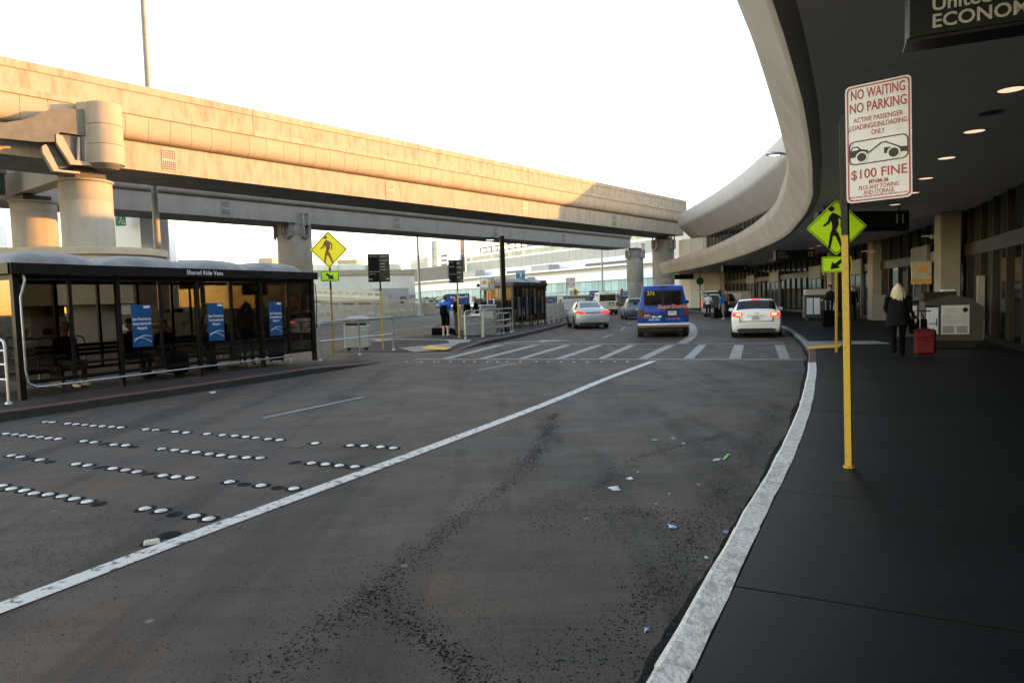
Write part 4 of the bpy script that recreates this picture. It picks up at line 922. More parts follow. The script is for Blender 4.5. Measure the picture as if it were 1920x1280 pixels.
# signs round the bronze shelter
def panel_sign(px0, py0, px1, py1, depth, label, m, txt=(), zg=HI, pole=True, cat='sign', thick=.05):
    a, b = atd(px0, py1, depth), atd(px1, py0, depth); w_, h_ = b.x-a.x, b.z-a.z; cx = (a.x+b.x)/2
    o = thing('sign_board', label, cat, (cx, a.y, zg))
    z = (a.z+b.z)/2-zg; MB().bbox((0, 0, z), (w_, thick, h_), .006).build('panel', m, o)
    if pole:
        for u in ([0] if w_ < 2 else [-w_*.35, w_*.35]): MB().tube([(u, .05, 0), (u, .05, z+h_*.3)], .03).build('pole', BLACKM, o)
    for s_, sz, dx, dz, mm in txt: text(s_, sz, mm, o, (dx*w_, -thick/2-.003, z+dz*h_), bold=.01)
    return o
panel_sign(968, 510, 984, 526, 39, 'blue sign with number 3 above the bronze shelter roof', mat('sign_blue_green', (.03, .16, .28), .45), [('3', .3, 0, .1, LETW), ('Bus Stop', .09, 0, -.32, LETW), ('Courtyard', .09, 0, .4, LETW)])
panel_sign(989, 520, 1003, 529, 40.5, 'small black sign with white lettering above the bronze shelter', BLACKM, [('Air Train', .1, 0, .25, LETW), ('Shuttles', .1, 0, -.1, LETW)])
panel_sign(1003, 525.5, 1024, 546, 43.2, 'dark brown side board at the far end of the bronze shelter', BROWNM)
panel_sign(894, 532, 908, 538, 34, 'small dark sign arm pointing left of the bronze shelter', BLACKM, [('B', .12, 0, 0, LETW)])
panel_sign(836, 550, 880, 572, 33, 'wide blue notice board behind the standing travellers', BLUES, [('Shuttle Buses', .13, .0, .2, LETW), ('N', .16, .38, .25, LETW)])
panel_sign(1027, 560, 1038, 566, 52, 'small blue and orange sign above the rail beyond the shelter', BLUES, [('Parking', .1, 0, 0, LETW)])
# ------------------------------------------------------------------ tall lamp masts
def mast(px, depth, zt, r, label, m=MASTM):
    p = atd(px, 560, depth); o = thing('lamp_mast', label, 'lamp mast', (p.x, p.y, 0))
    MB().tube([(0, 0, 0), (0, 0, zt)], r, 12, r*.5).build('pole', m, o, True); MB().lathe([(r*2, 0), (r*2, .1), (r*1.2, .4)], n=12).build('base', m, o)
    MB().tube([(-1.2, 0, zt-.05), (1.2, 0, zt-.05)], .05).build('crossarm', m, o)
    for u in (-1.2, 1.2): MB().bbox((u, 0, zt-.12), (.6, .3, .14), .03).build('lamp_head', m, o)
mast(301.5, 46, 29, .24, 'tall tapered lamp mast rising behind the sunlit guideway at left')
mast(787, 84, 12.2, .2, 'slim pale lamp mast standing left of the small direction board', PMAST)
mast(1130, 112, 12.2, .19, 'pale lamp mast in front of the far white terminal', PMAST)
# ------------------------------------------------------------------ far white terminal
fr, fl = Vector((25.5, 150, 0)), Vector((-19, 222, 0)); fd = (fr-fl); FL = fd.length; FA = math.atan2(fd.y, fd.x)
ft = thing('far_terminal', 'long white terminal with banded windows and grey louvres across the background', 'building', fl, FA)
def fz(px, py):
    """height on the far facade seen at a pixel"""
    d = RC @ Vector(((px-960)/F, -(py-640)/F, -1)); n = Vector((fd.y, -fd.x, 0)); t = (fl-EYE).dot(n)/d.dot(n); q = EYE+d*t; return (q-fl).dot(fd)/FL, q.z
def fbox(nm, x0, x1, y0, y1, z0, z1, m): return MB().box(((x0+x1)/2, (y0+y1)/2, (z0+z1)/2), (x1-x0, y1-y0, z1-z0)).build(nm, m, ft)
xs = 20; XE = FL+30
z_t = fz(1100, 476); 
Zr = fz(1000, 461)[1]; Zw1 = fz(1000, 467)[1]; Zw0 = fz(1000, 475)[1]; Zg1 = fz(1000, 478)[1]; Zg0 = fz(1000, 497)[1]; Zl = fz(1000, 511)[1]; Zc = fz(1000, 521)[1]; Zt1 = fz(1000, 535)[1]; Zt0 = fz(1000, 568)[1]
X0 = fz(874, 500)[0]
fbox('wall', X0, XE, 0, 25, Zw1, Zr, WPAN); fbox('wall', X0, XE, .4, 24, 0, Zw1-.02, DGREY)
fbox('wall', X0, XE, 0, 24, Zg1, Zw0, WPAN); fbox('wall', X0, XE, 0, 24, Zl, Zg0, WPAN)
x = X0
while x < XE:
    fbox('pane', x+.06, min(XE, x+2.4)-.06, .12, .3, Zw0+.02, Zw1-.04, FGL)
    fbox('louvre_panel', x+.04, min(XE, x+2.4)-.04, .05, .3, Zg0+.02, Zg1-.02, GPAN); 
    for k in range(1, 5): fbox('louvre_blade', x+.04, min(XE, x+2.4)-.04, -.03, .048, Zg0+(Zg1-Zg0)*k/5-.05, Zg0+(Zg1-Zg0)*k/5+.05, GPAN)
    x += 2.4
Xc = fz(750, 560)[0]-14
fbox('canopy_edge', Xc, XE, -6, .35, Zl-.55, Zl-.1, WPAN); fbox('canopy_wall', Xc, XE, -5, .3, Zc, Zl-.57, mat('cream_panel', (.52, .50, .44), .6)); fbox('wall', Xc, XE, -5.4, .2, Zt1, Zc-.02, WPAN)
x = Xc
while x < XE:
    for a, b in ((Zt0+.02, (Zt0+Zt1)/2-.05), ((Zt0+Zt1)/2+.05, Zt1-.04)): fbox('pane', x+.05, min(XE, x+2.2)-.05, -5, -4.8, a, b, FGT)
    x += 2.2
fbox('wall', Xc, XE, -4.7, 0, Zt0, Zt1-.03, DGREY); fbox('base', Xc, XE, -5.3, 0, 0, Zt0-.02, WPAN)
T0, T1 = fz(812, 500)[0], fz(871, 500)[0]; ZT_ = fz(840, 447)[1]
def pan(x0, x1, y, z0, z1, nx, nz):
    for i in range(nx):
        for j in range(nz): fbox('wall_panel', x0+(x1-x0)*i/nx+.04, x0+(x1-x0)*(i+1)/nx-.04, y-.1, y+.6, z0+(z1-z0)*j/nz+.04, z0+(z1-z0)*(j+1)/nz-.04, WPAN)
zb = Zl-.5
fbox('wall', T0+.1, T1-.1, -1.2, .3, zb, ZT_-.05, DGREY); Tm0, Tm1 = fz(820, 480)[0], fz(829, 480)[0]
pan(T0, Tm0, -1.8, zb, ZT_, 1, 9); pan(Tm1, T1, -1.8, zb, ZT_, 5, 9)
for j in range(5): fbox('pane', Tm0+.05, Tm1-.05, -1.5, -1.3, zb+(ZT_-zb)*j/5+.05, zb+(ZT_-zb)*(j+1)/5-.05, FGL)
for py in (479.5, 488, 496):
    a, b = fz(838, py)[0], fz(848, py)[0]; z = fz(843, py)[1]; fbox('window', a, b, -2.0, -1.85, z-.25, z+.25, DGREY)
A0 = fz(756, 500)[0]; Za = fz(780, 479)[1]
fbox('wall', A0, T0-.05, .2, 10, zb, Za, WPAN); w0, w1 = fz(780, 486)[1], fz(780, 492)[1]
k = 6; a = fz(770, 490)[0]
for i in range(k): fbox('pane', a+(T0-.3-a)*i/k+.04, a+(T0-.3-a)*(i+1)/k-.04, .05, .15, w1, w0, FGL)
fbox('louvre_panel', a, T0-.3, .05, .15, zb, w1-.2, GPAN)
for x0, x1, y0, y1, m in ((782, 810, 508, 523, DGREY), (811, 868, 504, 523, DGREY), (889, 921, 510, 518, GPAN), (1028, 1062, 499, 508, GPAN)):
    a, b = fz(x0, y1), fz(x1, y1); fbox('roof_plant', a[0], b[0], -5.2, -2, Zl-.09, max(Zl+.6, fz(x0, y0)[1]), m)
for x0, x1 in ((1098, 1150), (950, 985), (1150, 1180)): fbox('window', fz(x0, 505)[0], fz(x1, 500)[0], -.1, .39, Zl+.25, Zl+.95, DGREY)
fbox('roof_plant', fz(872, 470)[0], fz(1010, 470)[0], 6, 14, Zr, Zr+1.2, GPAN)
for i in range(12): 
    a = fz(872, 470)[0]; b = fz(1010, 470)[0]; fbox('roof_rail', a+(b-a)*i/12, a+(b-a)*i/12+.3, 5.2, 5.6, Zr+.01, Zr+2.2, DGREY)
fbox('roof_rail', fz(872, 470)[0], fz(1010, 470)[0], 5.0, 5.8, Zr+2.21, Zr+2.5, DGREY)
# ------------------------------------------------------------------ pale green plant building and neighbours at left
def face(px0, px1, pyt, pyb, depth0, depth1, name, label, m, back=8, zb_=0, parent=None, cat='building', coping=None):
    a, b = atd(px0, 560, depth0), atd(px1, 560, depth1); zt = atd(px0, pyt, depth0).z; a.z = b.z = zb_
    d = (b-a); n = Vector((-d.y, d.x, 0)).normalized(); o = thing(name, label, cat, a)
    MB().hexa([a, b, b+n*back, a+n*back], (0, 0, zt-zb_)).build('wall', m, o, w=True)
    if coping:
        e = n*.25; MB().hexa([a-e+Vector((0, 0, zt)), b-e+Vector((0, 0, zt)), b+n*back+e+Vector((0, 0, zt)), a+n*back+e+Vector((0, 0, zt))], (0, 0, coping)).build('coping', BEIGEW, o, w=True)
    return o, a, b, n, zt
pb, A_, B_, N_, z_ = face(560, 779, 517, 590, 100, 107, 'plant_building', 'pale green flat roofed plant building with round tanks on its roof', GREENW, 18, coping=.75)
dv = (B_-A_)/219
def onf(px, z, off=0): return A_+dv*(px-560)-N_*off+Vector((0, 0, z))
def fpan(nm, x0, x1, py0, py1, m, off, t=.1):
    z0, z1 = atd(x0, py1, 101).z, atd(x0, py0, 101).z; return MB().hexa([onf(x0, z0, off), onf(x1, z0, off), onf(x1, z0, off+t), onf(x0, z0, off+t)], (0, 0, z1-z0)).build(nm, m, pb, w=True)
fpan('annex', 693, 755, 541, 590, GPAN, .02, 3); fpan('door', 739, 749, 556, 572, DGREY, 3.03, .15); fpan('door_notice', 742, 747, 561, 565, LETW, 3.2, .05); fpan('vent', 719, 721, 555, 557, DGREY, 3.03, .1); fpan('wall_band', 761, 779, 552, 557, GPAN, .02, .1)
for cxp, rr in ((622, 2.3), (670, 2.6), (728, 2.6), (745, 2.2)):
    p = onf(cxp, 0, -6); MB().lathe([(rr, z_+.5), (rr, z_+1.75), (rr-.3, z_+1.85), (.1, z_+1.95)], p, 24).build('tank', GREENW, pb, True, w=True)
face(635, 672, 487, 560, 150, 150, 'roof_block', 'small peach sunlit rooftop block behind the round tanks', mat('peach_block', (.55, .40, .28), .8), 6)
face(488, 514, 484, 560, 150, 150, 'roof_block', 'small sunlit rooftop block beyond the shelter domes', MT['peach_block'], 6)
wb_, A3, B3, N3, z3 = face(205, 271, 370, 600, 57, 56, 'sign_tower', 'pale wall tower carrying the green gate sign behind the left column', WPAN, 3.0)
for k in range(1, 4): MB().hexa([A3-N3*.01+Vector((0, 0, k*2.1)), B3-N3*.01+Vector((0, 0, k*2.1)), B3-N3*.03+Vector((0, 0, k*2.1)), A3-N3*.03+Vector((0, 0, k*2.1))], (0, 0, .03)).build('joint', GPAN, wb_, w=True)
GSG = mat('gate_green', (.02, .30, .18), .45); p0, p1 = atd(219, 424, 55.6), atd(236, 400, 55.6)
o = thing('gate_sign', 'green square gate sign reading F and G', 'sign', ((p0.x+p1.x)/2, p0.y-.1, p0.z), 0); h_ = p1.z-p0.z; w_ = p1.x-p0.x
MB().box((0, 0, h_/2), (w_, .06, h_)).build('panel', GSG, o); text('F', .44, LETW, o, (-w_*.28, -.035, h_*.76), bold=.02); text('G', .44, LETW, o, (w_*.26, -.035, h_*.24), bold=.02)
MB().plate([(-w_*.22, h_*.18), (-w_*.14, h_*.18), (w_*.22, h_*.8), (w_*.14, h_*.8)], -.04, -.031).build('slash', LETW, o)
face(276, 300, 380, 600, 70, 70, 'white_wall', 'bright white wall strip beside the lamp mast at left', WPAN, 4, cat='wall')
face(-60, 22, 425, 600, 75, 75, 'white_wall', 'white wall behind the leftmost column', WPAN, 4, cat='wall')
# ------------------------------------------------------------------ slotted concrete barriers
def barrier(p0, p1, h, label, step=2.6, z0=0, slot=(.38, .62), name='barrier_wall', m=BARR, slots=1):
    o = thing(name, label, 'barrier', (p0.x, p0.y, z0)); d = p1-p0; d.z = 0; L = d.length; d.normalize(); n = Vector((-d.y, d.x, 0)); k = max(1, round(L/step)); st = L/k
    def bx(nm, a, b, za, zb2, t=.22, parent=o): return MB().hexa([p0+d*a+Vector((0, 0, z0+za)), p0+d*b+Vector((0, 0, z0+za)), p0+d*b+n*t+Vector((0, 0, z0+za)), p0+d*a+n*t+Vector((0, 0, z0+za))], (0, 0, zb2-za)).build(nm, m, parent, w=True)
    bx('base_panel', 0, L, 0, h*slot[0]); bx('top_beam', 0, L, h*slot[1], h); 
    for i in range(k):
        bx('slot_pier', i*st, i*st+st*.24, h*slot[0]+.002, h*slot[1]-.002, .2)
    return o
bp_ = [Vector((-33, 28.5, 0)), Vector((-23.9, 34.5, 0)), Vector((-17.3, 61.5, 0)), Vector((-10.3, 97, 0))]
barrier(bp_[0], bp_[1], 1.5, 'slotted concrete barrier seen through the near panes of the long shelter'); barrier(bp_[1], bp_[2], 1.5, 'slotted concrete barrier along the far road behind the shelter and bin'); barrier(bp_[2], bp_[3], 1.6, 'slotted concrete barrier receding towards the lamp mast behind the travellers')
a, b = atd(540, 0, 86), atd(797, 0, 92); 
barrier(Vector((a.x, a.y, 0)), Vector((b.x, b.y, 0)), 2.1, 'pale slotted wall in front of the plant building', z0=.0, slot=(.72, .88), step=2.0)
a, b = atd(560, 0, 96), atd(690, 0, 92); z0 = atd(640, 558, 94).z
rp = thing('ramp_parapet', 'curved cream ramp parapet with a row of small slots', 'ramp', (a.x, a.y, 0)); d = b-a; d.z = 0; L = d.length; d.normalize(); n = Vector((-d.y, d.x, 0))
def rpt(t, u, z): return Vector((a.x, a.y, 0))+d*t+n*u+Vector((0, 0, z0+z-.06*t))
CRM = mat('cream_parapet', (.52, .48, .38), .75, c2=(.46, .425, .335), scale=.6)
MB().loft([[rpt(t, u, z) for u, z in ((-.05, .65), (-.25, .35), (-.1, -.25), (.8, -.7), (2, -.75), (2, .65))] for t in (-6, L)]).build('beam', CRM, rp, True, w=True)
MB().loft([[rpt(t, u, z) for u, z in ((-.05, 1.05), (.2, 1.05), (.2, 1.35), (-.05, 1.35))] for t in (-6, L)]).build('top_rail', CRM, rp, w=True)
for i in range(14): MB().loft([[rpt(t, u, z) for u, z in ((-.04, .652), (.18, .652), (.18, 1.048), (-.04, 1.048))] for t in (-5+i*(L+5)/14, -5+i*(L+5)/14+.35)]).build('slot_pier', CRM, rp, w=True)
for i in range(5): q = rpt(1+i*2, 1, 0); MB().lathe([(.3, 0), (.3, q.z-.7)], (q.x, q.y, 0), 12).build('support', CRM, rp, w=True)
# island barrier beyond the bronze shelter
a, b = at(1027, 604, HI), at(1066, 594, HI)
o = thing('barrier_wall', 'low concrete barrier along the island tip beyond the shelter', 'barrier', a); d = (b-a); n = Vector((-d.y, d.x, 0)).normalized()
for i in range(4):
    p, q = a+d*(i/4+.004)+n*.5, a+d*((i+1)/4-.004)+n*.5; MB().loft([[p-n*.25, q-n*.25, q+n*.25, p+n*.25], [p-n*.14+Vector((0, 0, 1.15)), q-n*.14+Vector((0, 0, 1.15)), q+n*.14+Vector((0, 0, 1.15)), p+n*.14+Vector((0, 0, 1.15))]]).build('barrier_block', mat('tan_barrier', (.36, .32, .25), .8), o, w=True)
# far signs, fence and low wall
panel_sign(1105, 545, 1122, 560, 84, 'blue highway sign left of the cream van', BLUES, [('Domestic', .3, 0, .25, LETW), ('Parking', .3, 0, -.15, LETW)], zg=0)
panel_sign(1163, 546, 1177, 559, 82, 'blue highway sign right of the cream van', BLUES, [('Return', .28, 0, .25, LETW), ('Terminal', .28, 0, -.15, LETW)], zg=0)
panel_sign(1134, 550, 1143, 556, 86, 'blue sign just behind the cream van roof', BLUES, zg=0)
panel_sign(1045, 553, 1056, 561, 60, 'small white sign on post before the picket fence', SIGNW, [('Buses Only', .09, 0, .15, INK)], zg=0)
panel_sign(1164, 541, 1168, 547, 80, 'tiny red and white sign above the right highway sign', SIGNR, zg=0)
p = at(1073, 584, 0); o = thing('prohibition_sign', 'small round no entry symbol on white square by the island tip', 'road sign', p)
z = (atd(1073, 548.5, p.y).z); MB().plate(rrect(.55, .6, .05, cz=z), -.02, 0).build('sign_plate', SIGNW, o); frame_plate(MB(), circ(0, z, .23), circ(0, z, .17), -.03, -.021).build('ring', SIGNR, o); MB().plate([(-.17, z+.13), (-.13, z+.17), (.17, z-.13), (.13, z-.17)], -.034, -.0305).build('slash', SIGNR, o); MB().tube([(0, .02, 0), (0, .02, z)], .03).build('pole', GALV, o)
p = at(1079, 582, 0); o = thing('warning_sign', 'orange diamond warning sign at the island tip', 'road sign', p); z = atd(1079, 548.5, p.y).z
MB().plate([(-.55, z), (0, z-.62), (.55, z), (0, z+.62)], -.03, -.01).build('sign_plate', mat('warning_orange', (.75, .36, .03), .5), o); MB().plate([(-.07, z-.25), (.07, z-.25), (.07, z+.08), (.22, z+.08), (0, z+.34), (-.22, z+.08), (-.07, z+.08)], -.04, -.031).build('arrow', INK, o); MB().tube([(0, .02, 0), (0, .02, z)], .03).build('pole', GALV, o)
a, b = at(1046, 580, 0), at(1098, 578, 0); o = thing('picket_fence', 'low white picket fence before the far terminal', 'fence', a); d = b-a; L = d.length; k = 22
for i in range(k):
    q = a+d*(i/k); MB().box((q.x, q.y, .75), (L/k*.5, .08, 1.5)).build('picket', WPAN, o, w=True)
for z in (.5, 1.2): MB().hexa([a+Vector((0, .05, z)), b+Vector((0, .05, z)), b+Vector((0, .12, z)), a+Vector((0, .12, z))], (0, 0, .12)).build('rail', WPAN, o, w=True)
a, b = Vector((-6, 118, 0)), Vector((60, 108, 0)); o = thing('low_wall', 'long low wall below the far terminal glass', 'wall', a); MB().hexa([a, b, b+Vector((0, .5, 0)), a+Vector((0, .5, 0))], (0, 0, 1.9)).build('wall', DGREY, o, w=True); MB().hexa([a+Vector((0, -.05, 1.9)), b+Vector((0, -.05, 1.9)), b+Vector((0, .55, 1.9)), a+Vector((0, .55, 1.9))], (0, 0, .2)).build('coping', BARR, o, w=True)
def shrub(px, py, depth, w_, h_, label):
    p = atd(px, py, depth); o = thing('shrub', label, 'shrub', (p.x, p.y, 0)); mb = MB(); r = random.Random(px)
    for i in range(260):
        c = Vector((r.gauss(0, .32)*w_, r.gauss(0, .3), h_*(.35+.65*r.random()))); u = Vector((r.uniform(-1, 1), r.uniform(-1, 1), r.uniform(-1, 1))).normalized()*.16; v = u.cross(Vector((r.uniform(-1, 1), r.uniform(-1, 1), .3))).normalized()*.08
        mb.add([c-u, c+v, c+u, c-v], [(0, 1, 2, 3)])
    f = mb.build('foliage', mat('shrub_leaf', (.05, .09, .03), .6, c2=(.03, .055, .02), scale=5), o); f['kind'] = 'stuff'
    MB().tube([(0, 0, 0), (0, 0, h_*.6)], .05, 6).build('stem', BROWNM, o)
shrub(804, 574, 105, 2.2, 2.4, 'low dark green shrub at the foot of the far terminal'); shrub(818, 574, 107, 2.0, 2.1, 'smaller green shrub right of the lamp mast')
# ------------------------------------------------------------------ vehicles
def cr1(v, u):
    n = len(v); i = int(math.floor(u)); i = max(0, min(n-2, i)); t = u-i
    a, b, c, d = v[max(0, i-1)], v[i], v[i+1], v[min(n-1, i+2)]
    # monotone-ish cubic
    m0 = (c-a)/2*(.8); m1 = (d-b)/2*(.8)
    if (c-b)*(b-a) <= 0: m0 = 0
    if (d-c)*(c-b) <= 0: m1 = 0
    return (2*t**3-3*t*t+1)*b+(t**3-2*t*t+t)*m0+(-2*t**3+3*t*t)*c+(t**3-t*t)*m1
class Body:
    """lofted car body; stations (y, zb, w, zm, zs, ws, zt, wt)"""
    def __init__(s, st, shear=0): s.st = [list(c) for c in zip(*st)]; s.n = len(st); s.shear = shear
    def sec(s, u):
        y, zb, w, zm, zs, ws, zt, wt = [cr1(c, u) for c in s.st]
        p = [(0, zb), (w*.80, zb), (w*.965, zb+.10), (w, zm), (ws, zs), (wt+(ws-wt)*.06, zt-.075), (wt*.86, zt-.015), (0, zt+.012)]
        return y, p
    def pt(s, u, v, sg=1):
        y, p = s.sec(u); xs = [a for a, b in p]; zs = [b for a, b in p]; x, z = cr1(xs, v), cr1(zs, v)
        return Vector((sg*x, y+s.shear*max(0, z-.9), z))
    def ring(s, u, k=3):
        vs_ = [i/k for i in range(7*k+1)]; R_ = [s.pt(u, v) for v in vs_]; L_ = [s.pt(u, v, -1) for v in reversed(vs_[1:-1])]; return R_+L_
    def mesh(s, mb, k=4, bulge=.05):
        us = [i/k for i in range((s.n-1)*k+1)]; rings = [s.ring(u) for u in us]
        def caps(r, sg):
            c = sum(r, Vector())/len(r); out = []
            for q in (.35, .7, .92):
                out.append([c+(p-c)*q+Vector((0, sg*bulge*(1-q*q), 0)) for p in r])
            return out
        return mb.loft(caps(rings[0], -1)+rings+list(reversed(caps(rings[-1], 1))))
    def patch(s, mb, u0, u1, v0, v1, sg, off=.008, nu=6, nv=4, vtop=None):
        g = []
        for i in range(nu+1):
            row = []
            for j in range(nv+1):
                u = u0+(u1-u0)*i/nu; a, b = v0, v1; v = a+(b-a)*j/nv; p = s.pt(u, v, sg); du = s.pt(u+.03, v, sg)-s.pt(u-.03, v, sg); dv_ = s.pt(u, min(6.98, v+.03), sg)-s.pt(u, v-.03, sg)
                n = du.cross(dv_); n = n.normalized() if n.length > 1e-9 else Vector((0, 0, 1))
                c = Vector((0, p.y, .9)); n = n if n.dot(p-c) > 0 else -n; row.append(p+n*off)
            g.append(row)
        V = [p for r in g for p in r]; m = nv+1
        return mb.add(V, [(i*m+j, i*m+j+1, (i+1)*m+j+1, (i+1)*m+j) for i in range(nu) for j in range(nv)])
CG = mat('car_glass', (.005, .006, .0065), .04, spec=.5, c2=(.01, .012, .013))
CHROME = mat('chrome', (.55, .56, .58), .15, 1.0)
RIM = mat('alloy_rim', (.42, .43, .45), .3, .8)
PLATE = mat('licence_plate', (.62, .62, .60), .5); PLI = mat('plate_ink', (.02, .03, .12), .5)
TRIM = mat('black_trim', (.006, .006, .0065), .55)
def wheel(o, x, y, r, w_):
    q = bpy.data.objects.new('wheel', None); C.objects.link(q); q.parent = o; q.location = (x, y, r); q.rotation_euler = (0, RAD(90), 0); INV[q.name] = Matrix.Identity(4)
    MB().lathe([(r*.62, -w_/2), (r*.93, -w_/2), (r, -w_*.36), (r, w_*.36), (r*.93, w_/2), (r*.62, w_/2)], n=28).build('tyre', RUBBER, q, True)
    sg = 1 if x > 0 else -1; zz = sg*w_*.42
    MB().lathe([(.02, zz+sg*.01), (r*.2, zz+sg*.01), (r*.60, zz), (r*.61, zz-sg*.12)], n=20).build('rim', RIM, q, True)
def vehicle(name, label, cat, loc, rz, st, paint, shear, wb_, wr, ww, glasses, group=None):
    o = thing(name, label, cat, loc, rz, group); B = Body(st, shear); mb = MB(); B.mesh(mb); body = mb.build('body', paint, o, True)
    W_ = max(s_[2] for s_ in st)
    for y in wb_:
        for sg in (-1, 1):
            wheel(o, sg*(W_-ww/2+.012), y, wr, ww)
            a = MB(); n = 14; ring_ = [(sg*(W_+.004), y+(wr+.055)*math.cos(math.pi*k/n), wr+(wr+.055)*math.sin(math.pi*k/n)) for k in range(n+1)]+[(sg*(W_+.004), y-wr-.055, .2), (sg*(W_+.004), y+wr+.055, .2)]
            a.loft([[(x-sg*.25, yy, z) for x, yy, z in ring_], ring_]).build('wheel_arch', TRIM, o)
    MB().box((0, (wb_[0]+wb_[1])/2, .24), (W_*1.5, wb_[1]-wb_[0]+1.0, .14)).build('underbody', TRIM, o)
    for nm, u0, u1, v0, v1, both, m in glasses:
        for sg in ((-1, 1) if both == 1 else (1,)):
            q = MB()
            if both == 2: B.patch(q, u0, u1, v0, v1, 1); B.patch(q, u0, u1, v0, v1, -1)
            else: B.patch(q, u0, u1, v0, v1, sg)
            q.build(nm, m, o, True)
    return o, B
def rear(o, nm, poly, y0, y1, m, both=True, parent=None):
    for sg in ((1, -1) if both else (1,)): MB().plate([(sg*x, z) for x, z in poly], y0, y1).build(nm, m, parent or o)
def plate_(o, y, z, s_, x=0):
    b = MB().plate(rrect(.32, .16, .015, cx=x, cz=z), y-.012, y).build('licence_plate', PLATE, o); text(s_, .075, PLI, b, (x, y-.0135, z-.012), bold=.01, ex=.001); MB().box((x, y-.014, z+.055), (.16, .003, .022)).build('plate_strip', PLI, b)
def mirrors(o, x, y, z, m):
    for sg in (-1, 1): MB().bbox((sg*(x+.10), y, z), (.2, .10, .14), .03).build('mirror', m, o)
hatch = [(.0, .42, .70, .60, .72, .72, .82, .60), (.04, .30, .84, .62, .84, .80, .95, .66), (.14, .20, .875, .64, .96, .84, 1.05, .70), (.27, .19, .885, .64, .985, .845, 1.20, .68), (.44, .18, .885, .64, .99, .845, 1.36, .64), (.68, .18, .885, .64, .99, .845, 1.425, .62), (1.5, .17, .885, .64, .97, .84, 1.445, .61), (2.3, .17, .885, .64, .94, .83, 1.39, .59), (2.9, .17, .885, .63, .92, .82, 1.16, .58), (3.15, .18, .88, .62, .90, .81, .97, .72), (3.8, .18, .86, .60, .80, .77, .86, .68), (4.2, .25, .76, .55, .66, .68, .70, .55), (4.28, .36, .6, .52, .58, .55, .60, .45)]
PWHITE = mat('white_car_paint', (.70, .71, .72), .3, coat=.7, c2=(.69, .70, .71)); PSILV = mat('silver_car_paint', (.42, .46, .50), .28, .35, coat=.7, c2=(.41, .45, .49))
# white hatchback
au, B = vehicle('hatchback_car', 'white hatchback with lit brake lights stopped beside the kerb', 'car', at(1418, 633.5, 0), -RAD(19), hatch, PWHITE, 0, (.82, 3.35), .32, .21, [('rear_window', 2.15, 4.25, 5.35, 7, 2, CG), ('side_window', 4.3, 5.9, 4.12, 4.9, 1, CG), ('side_window', 6.0, 7.3, 4.12, 4.9, 1, CG), ('windscreen', 7.2, 8.7, 5.9, 7, 2, CG)])
rear(au, 'tail_light', [(.47, .80), (.50, .94), (.72, .955), (.83, .93), (.84, .84), (.80, .795), (.60, .79)], -.02, .12, RED)
rear(au, 'brake_lamp', [(.52, .835), (.54, .925), (.72, .93), (.70, .83)], -.032, -.021, REDC)
MB().bbox((0, .56, 1.425), (.34, .10, .035), .008).build('high_brake_light', RED, au)
MB().plate(rrect(1.22, .016, .004, cz=.62), -.058, -.04).build('bumper_seam', TRIM, au)
MB().plate([(-.62, .20), (.62, .20), (.68, .33), (.55, .36), (-.55, .36), (-.68, .33)], -.045, .1).build('diffuser', TRIM, au)
MB().plate([(-.30, .83), (.30, .83), (.28, .865), (-.28, .865)], -.06, -.02).build('handle_strip', CHROME, au)
for k in range(4): frame_plate(MB(), circ(-.075+k*.05, .915, .034), circ(-.075+k*.05, .915, .026), -.045, -.03).build('badge_ring', CHROME, au)
MB().plate([(-.56, .60), (-.54, .60), (-.60, .80), (-.62, .80)], -.06, -.03).build('panel_gap', TRIM, au); MB().plate([(.54, .60), (.56, .60), (.62, .80), (.60, .80)], -.06, -.03).build('panel_gap', TRIM, au); plate_(au, -.05, .73, '6SAM821'); mirrors(au, .84, 2.75, 1.0, PWHITE)
MB().box((-.5, -.045, .74), (.13, .01, .03)).build('badge', CHROME, au); MB().box((.52, -.045, .74), (.10, .01, .03)).build('badge', CHROME, au)
# silver sedan
sedan = [(.0, .40, .74, .60, .76, .74, .84, .62), (.05, .30, .88, .62, .92, .83, 1.0, .68), (.18, .22, .915, .64, .98, .855, 1.06, .74), (.75, .20, .925, .64, .98, .86, 1.075, .74), (1.0, .19, .925, .64, .98, .86, 1.14, .66), (1.6, .18, .925, .64, .98, .855, 1.41, .60), (2.3, .18, .925, .64, .97, .85, 1.465, .60), (3.0, .18, .925, .64, .95, .85, 1.40, .60), (3.55, .18, .92, .63, .92, .84, 1.08, .66), (3.75, .18, .91, .62, .91, .83, .98, .74), (4.5, .2, .88, .6, .82, .78, .88, .68), (4.8, .3, .72, .55, .66, .66, .70, .55), (4.86, .38, .6, .52, .6, .55, .62, .45)]
ac, B = vehicle('sedan_car', 'silver blue sedan with red tail lights driving away beside the island', 'car', at(1113, 616.5, 0), RAD(2), sedan, PSILV, 0, (1.0, 3.8), .33, .22, [('rear_window', 3.85, 5.0, 6.0, 7, 2, mat('rear_glass_pale', (.10, .13, .14), .05, spec=.8)), ('side_window', 4.5, 5.9, 4.15, 4.9, 1, CG), ('side_window', 6.0, 7.3, 4.15, 4.9, 1, CG), ('windscreen', 7.1, 8.6, 5.9, 7, 2, CG)])
rear(ac, 'tail_light', [(.42, .80), (.42, .88), (.60, .945), (.90, .955), (.90, .86), (.72, .79)], -.02, .16, RED)
MB().plate([(-.42, .86), (.42, .86), (.42, .90), (-.42, .90)], -.06, -.02).build('chrome_strip', CHROME, ac); plate_(ac, -.06, .76, '7ABC124')
MB().plate([(-.70, .22), (.70, .22), (.74, .34), (-.74, .34)], -.045, .1).build('diffuser', TRIM, ac); mirrors(ac, .88, 3.1, 1.02, PSILV)
for sx in (-.52, .52): MB().tube([(sx, -.06, .28), (sx, .1, .28)], .045, 10).build('exhaust', CHROME, ac)
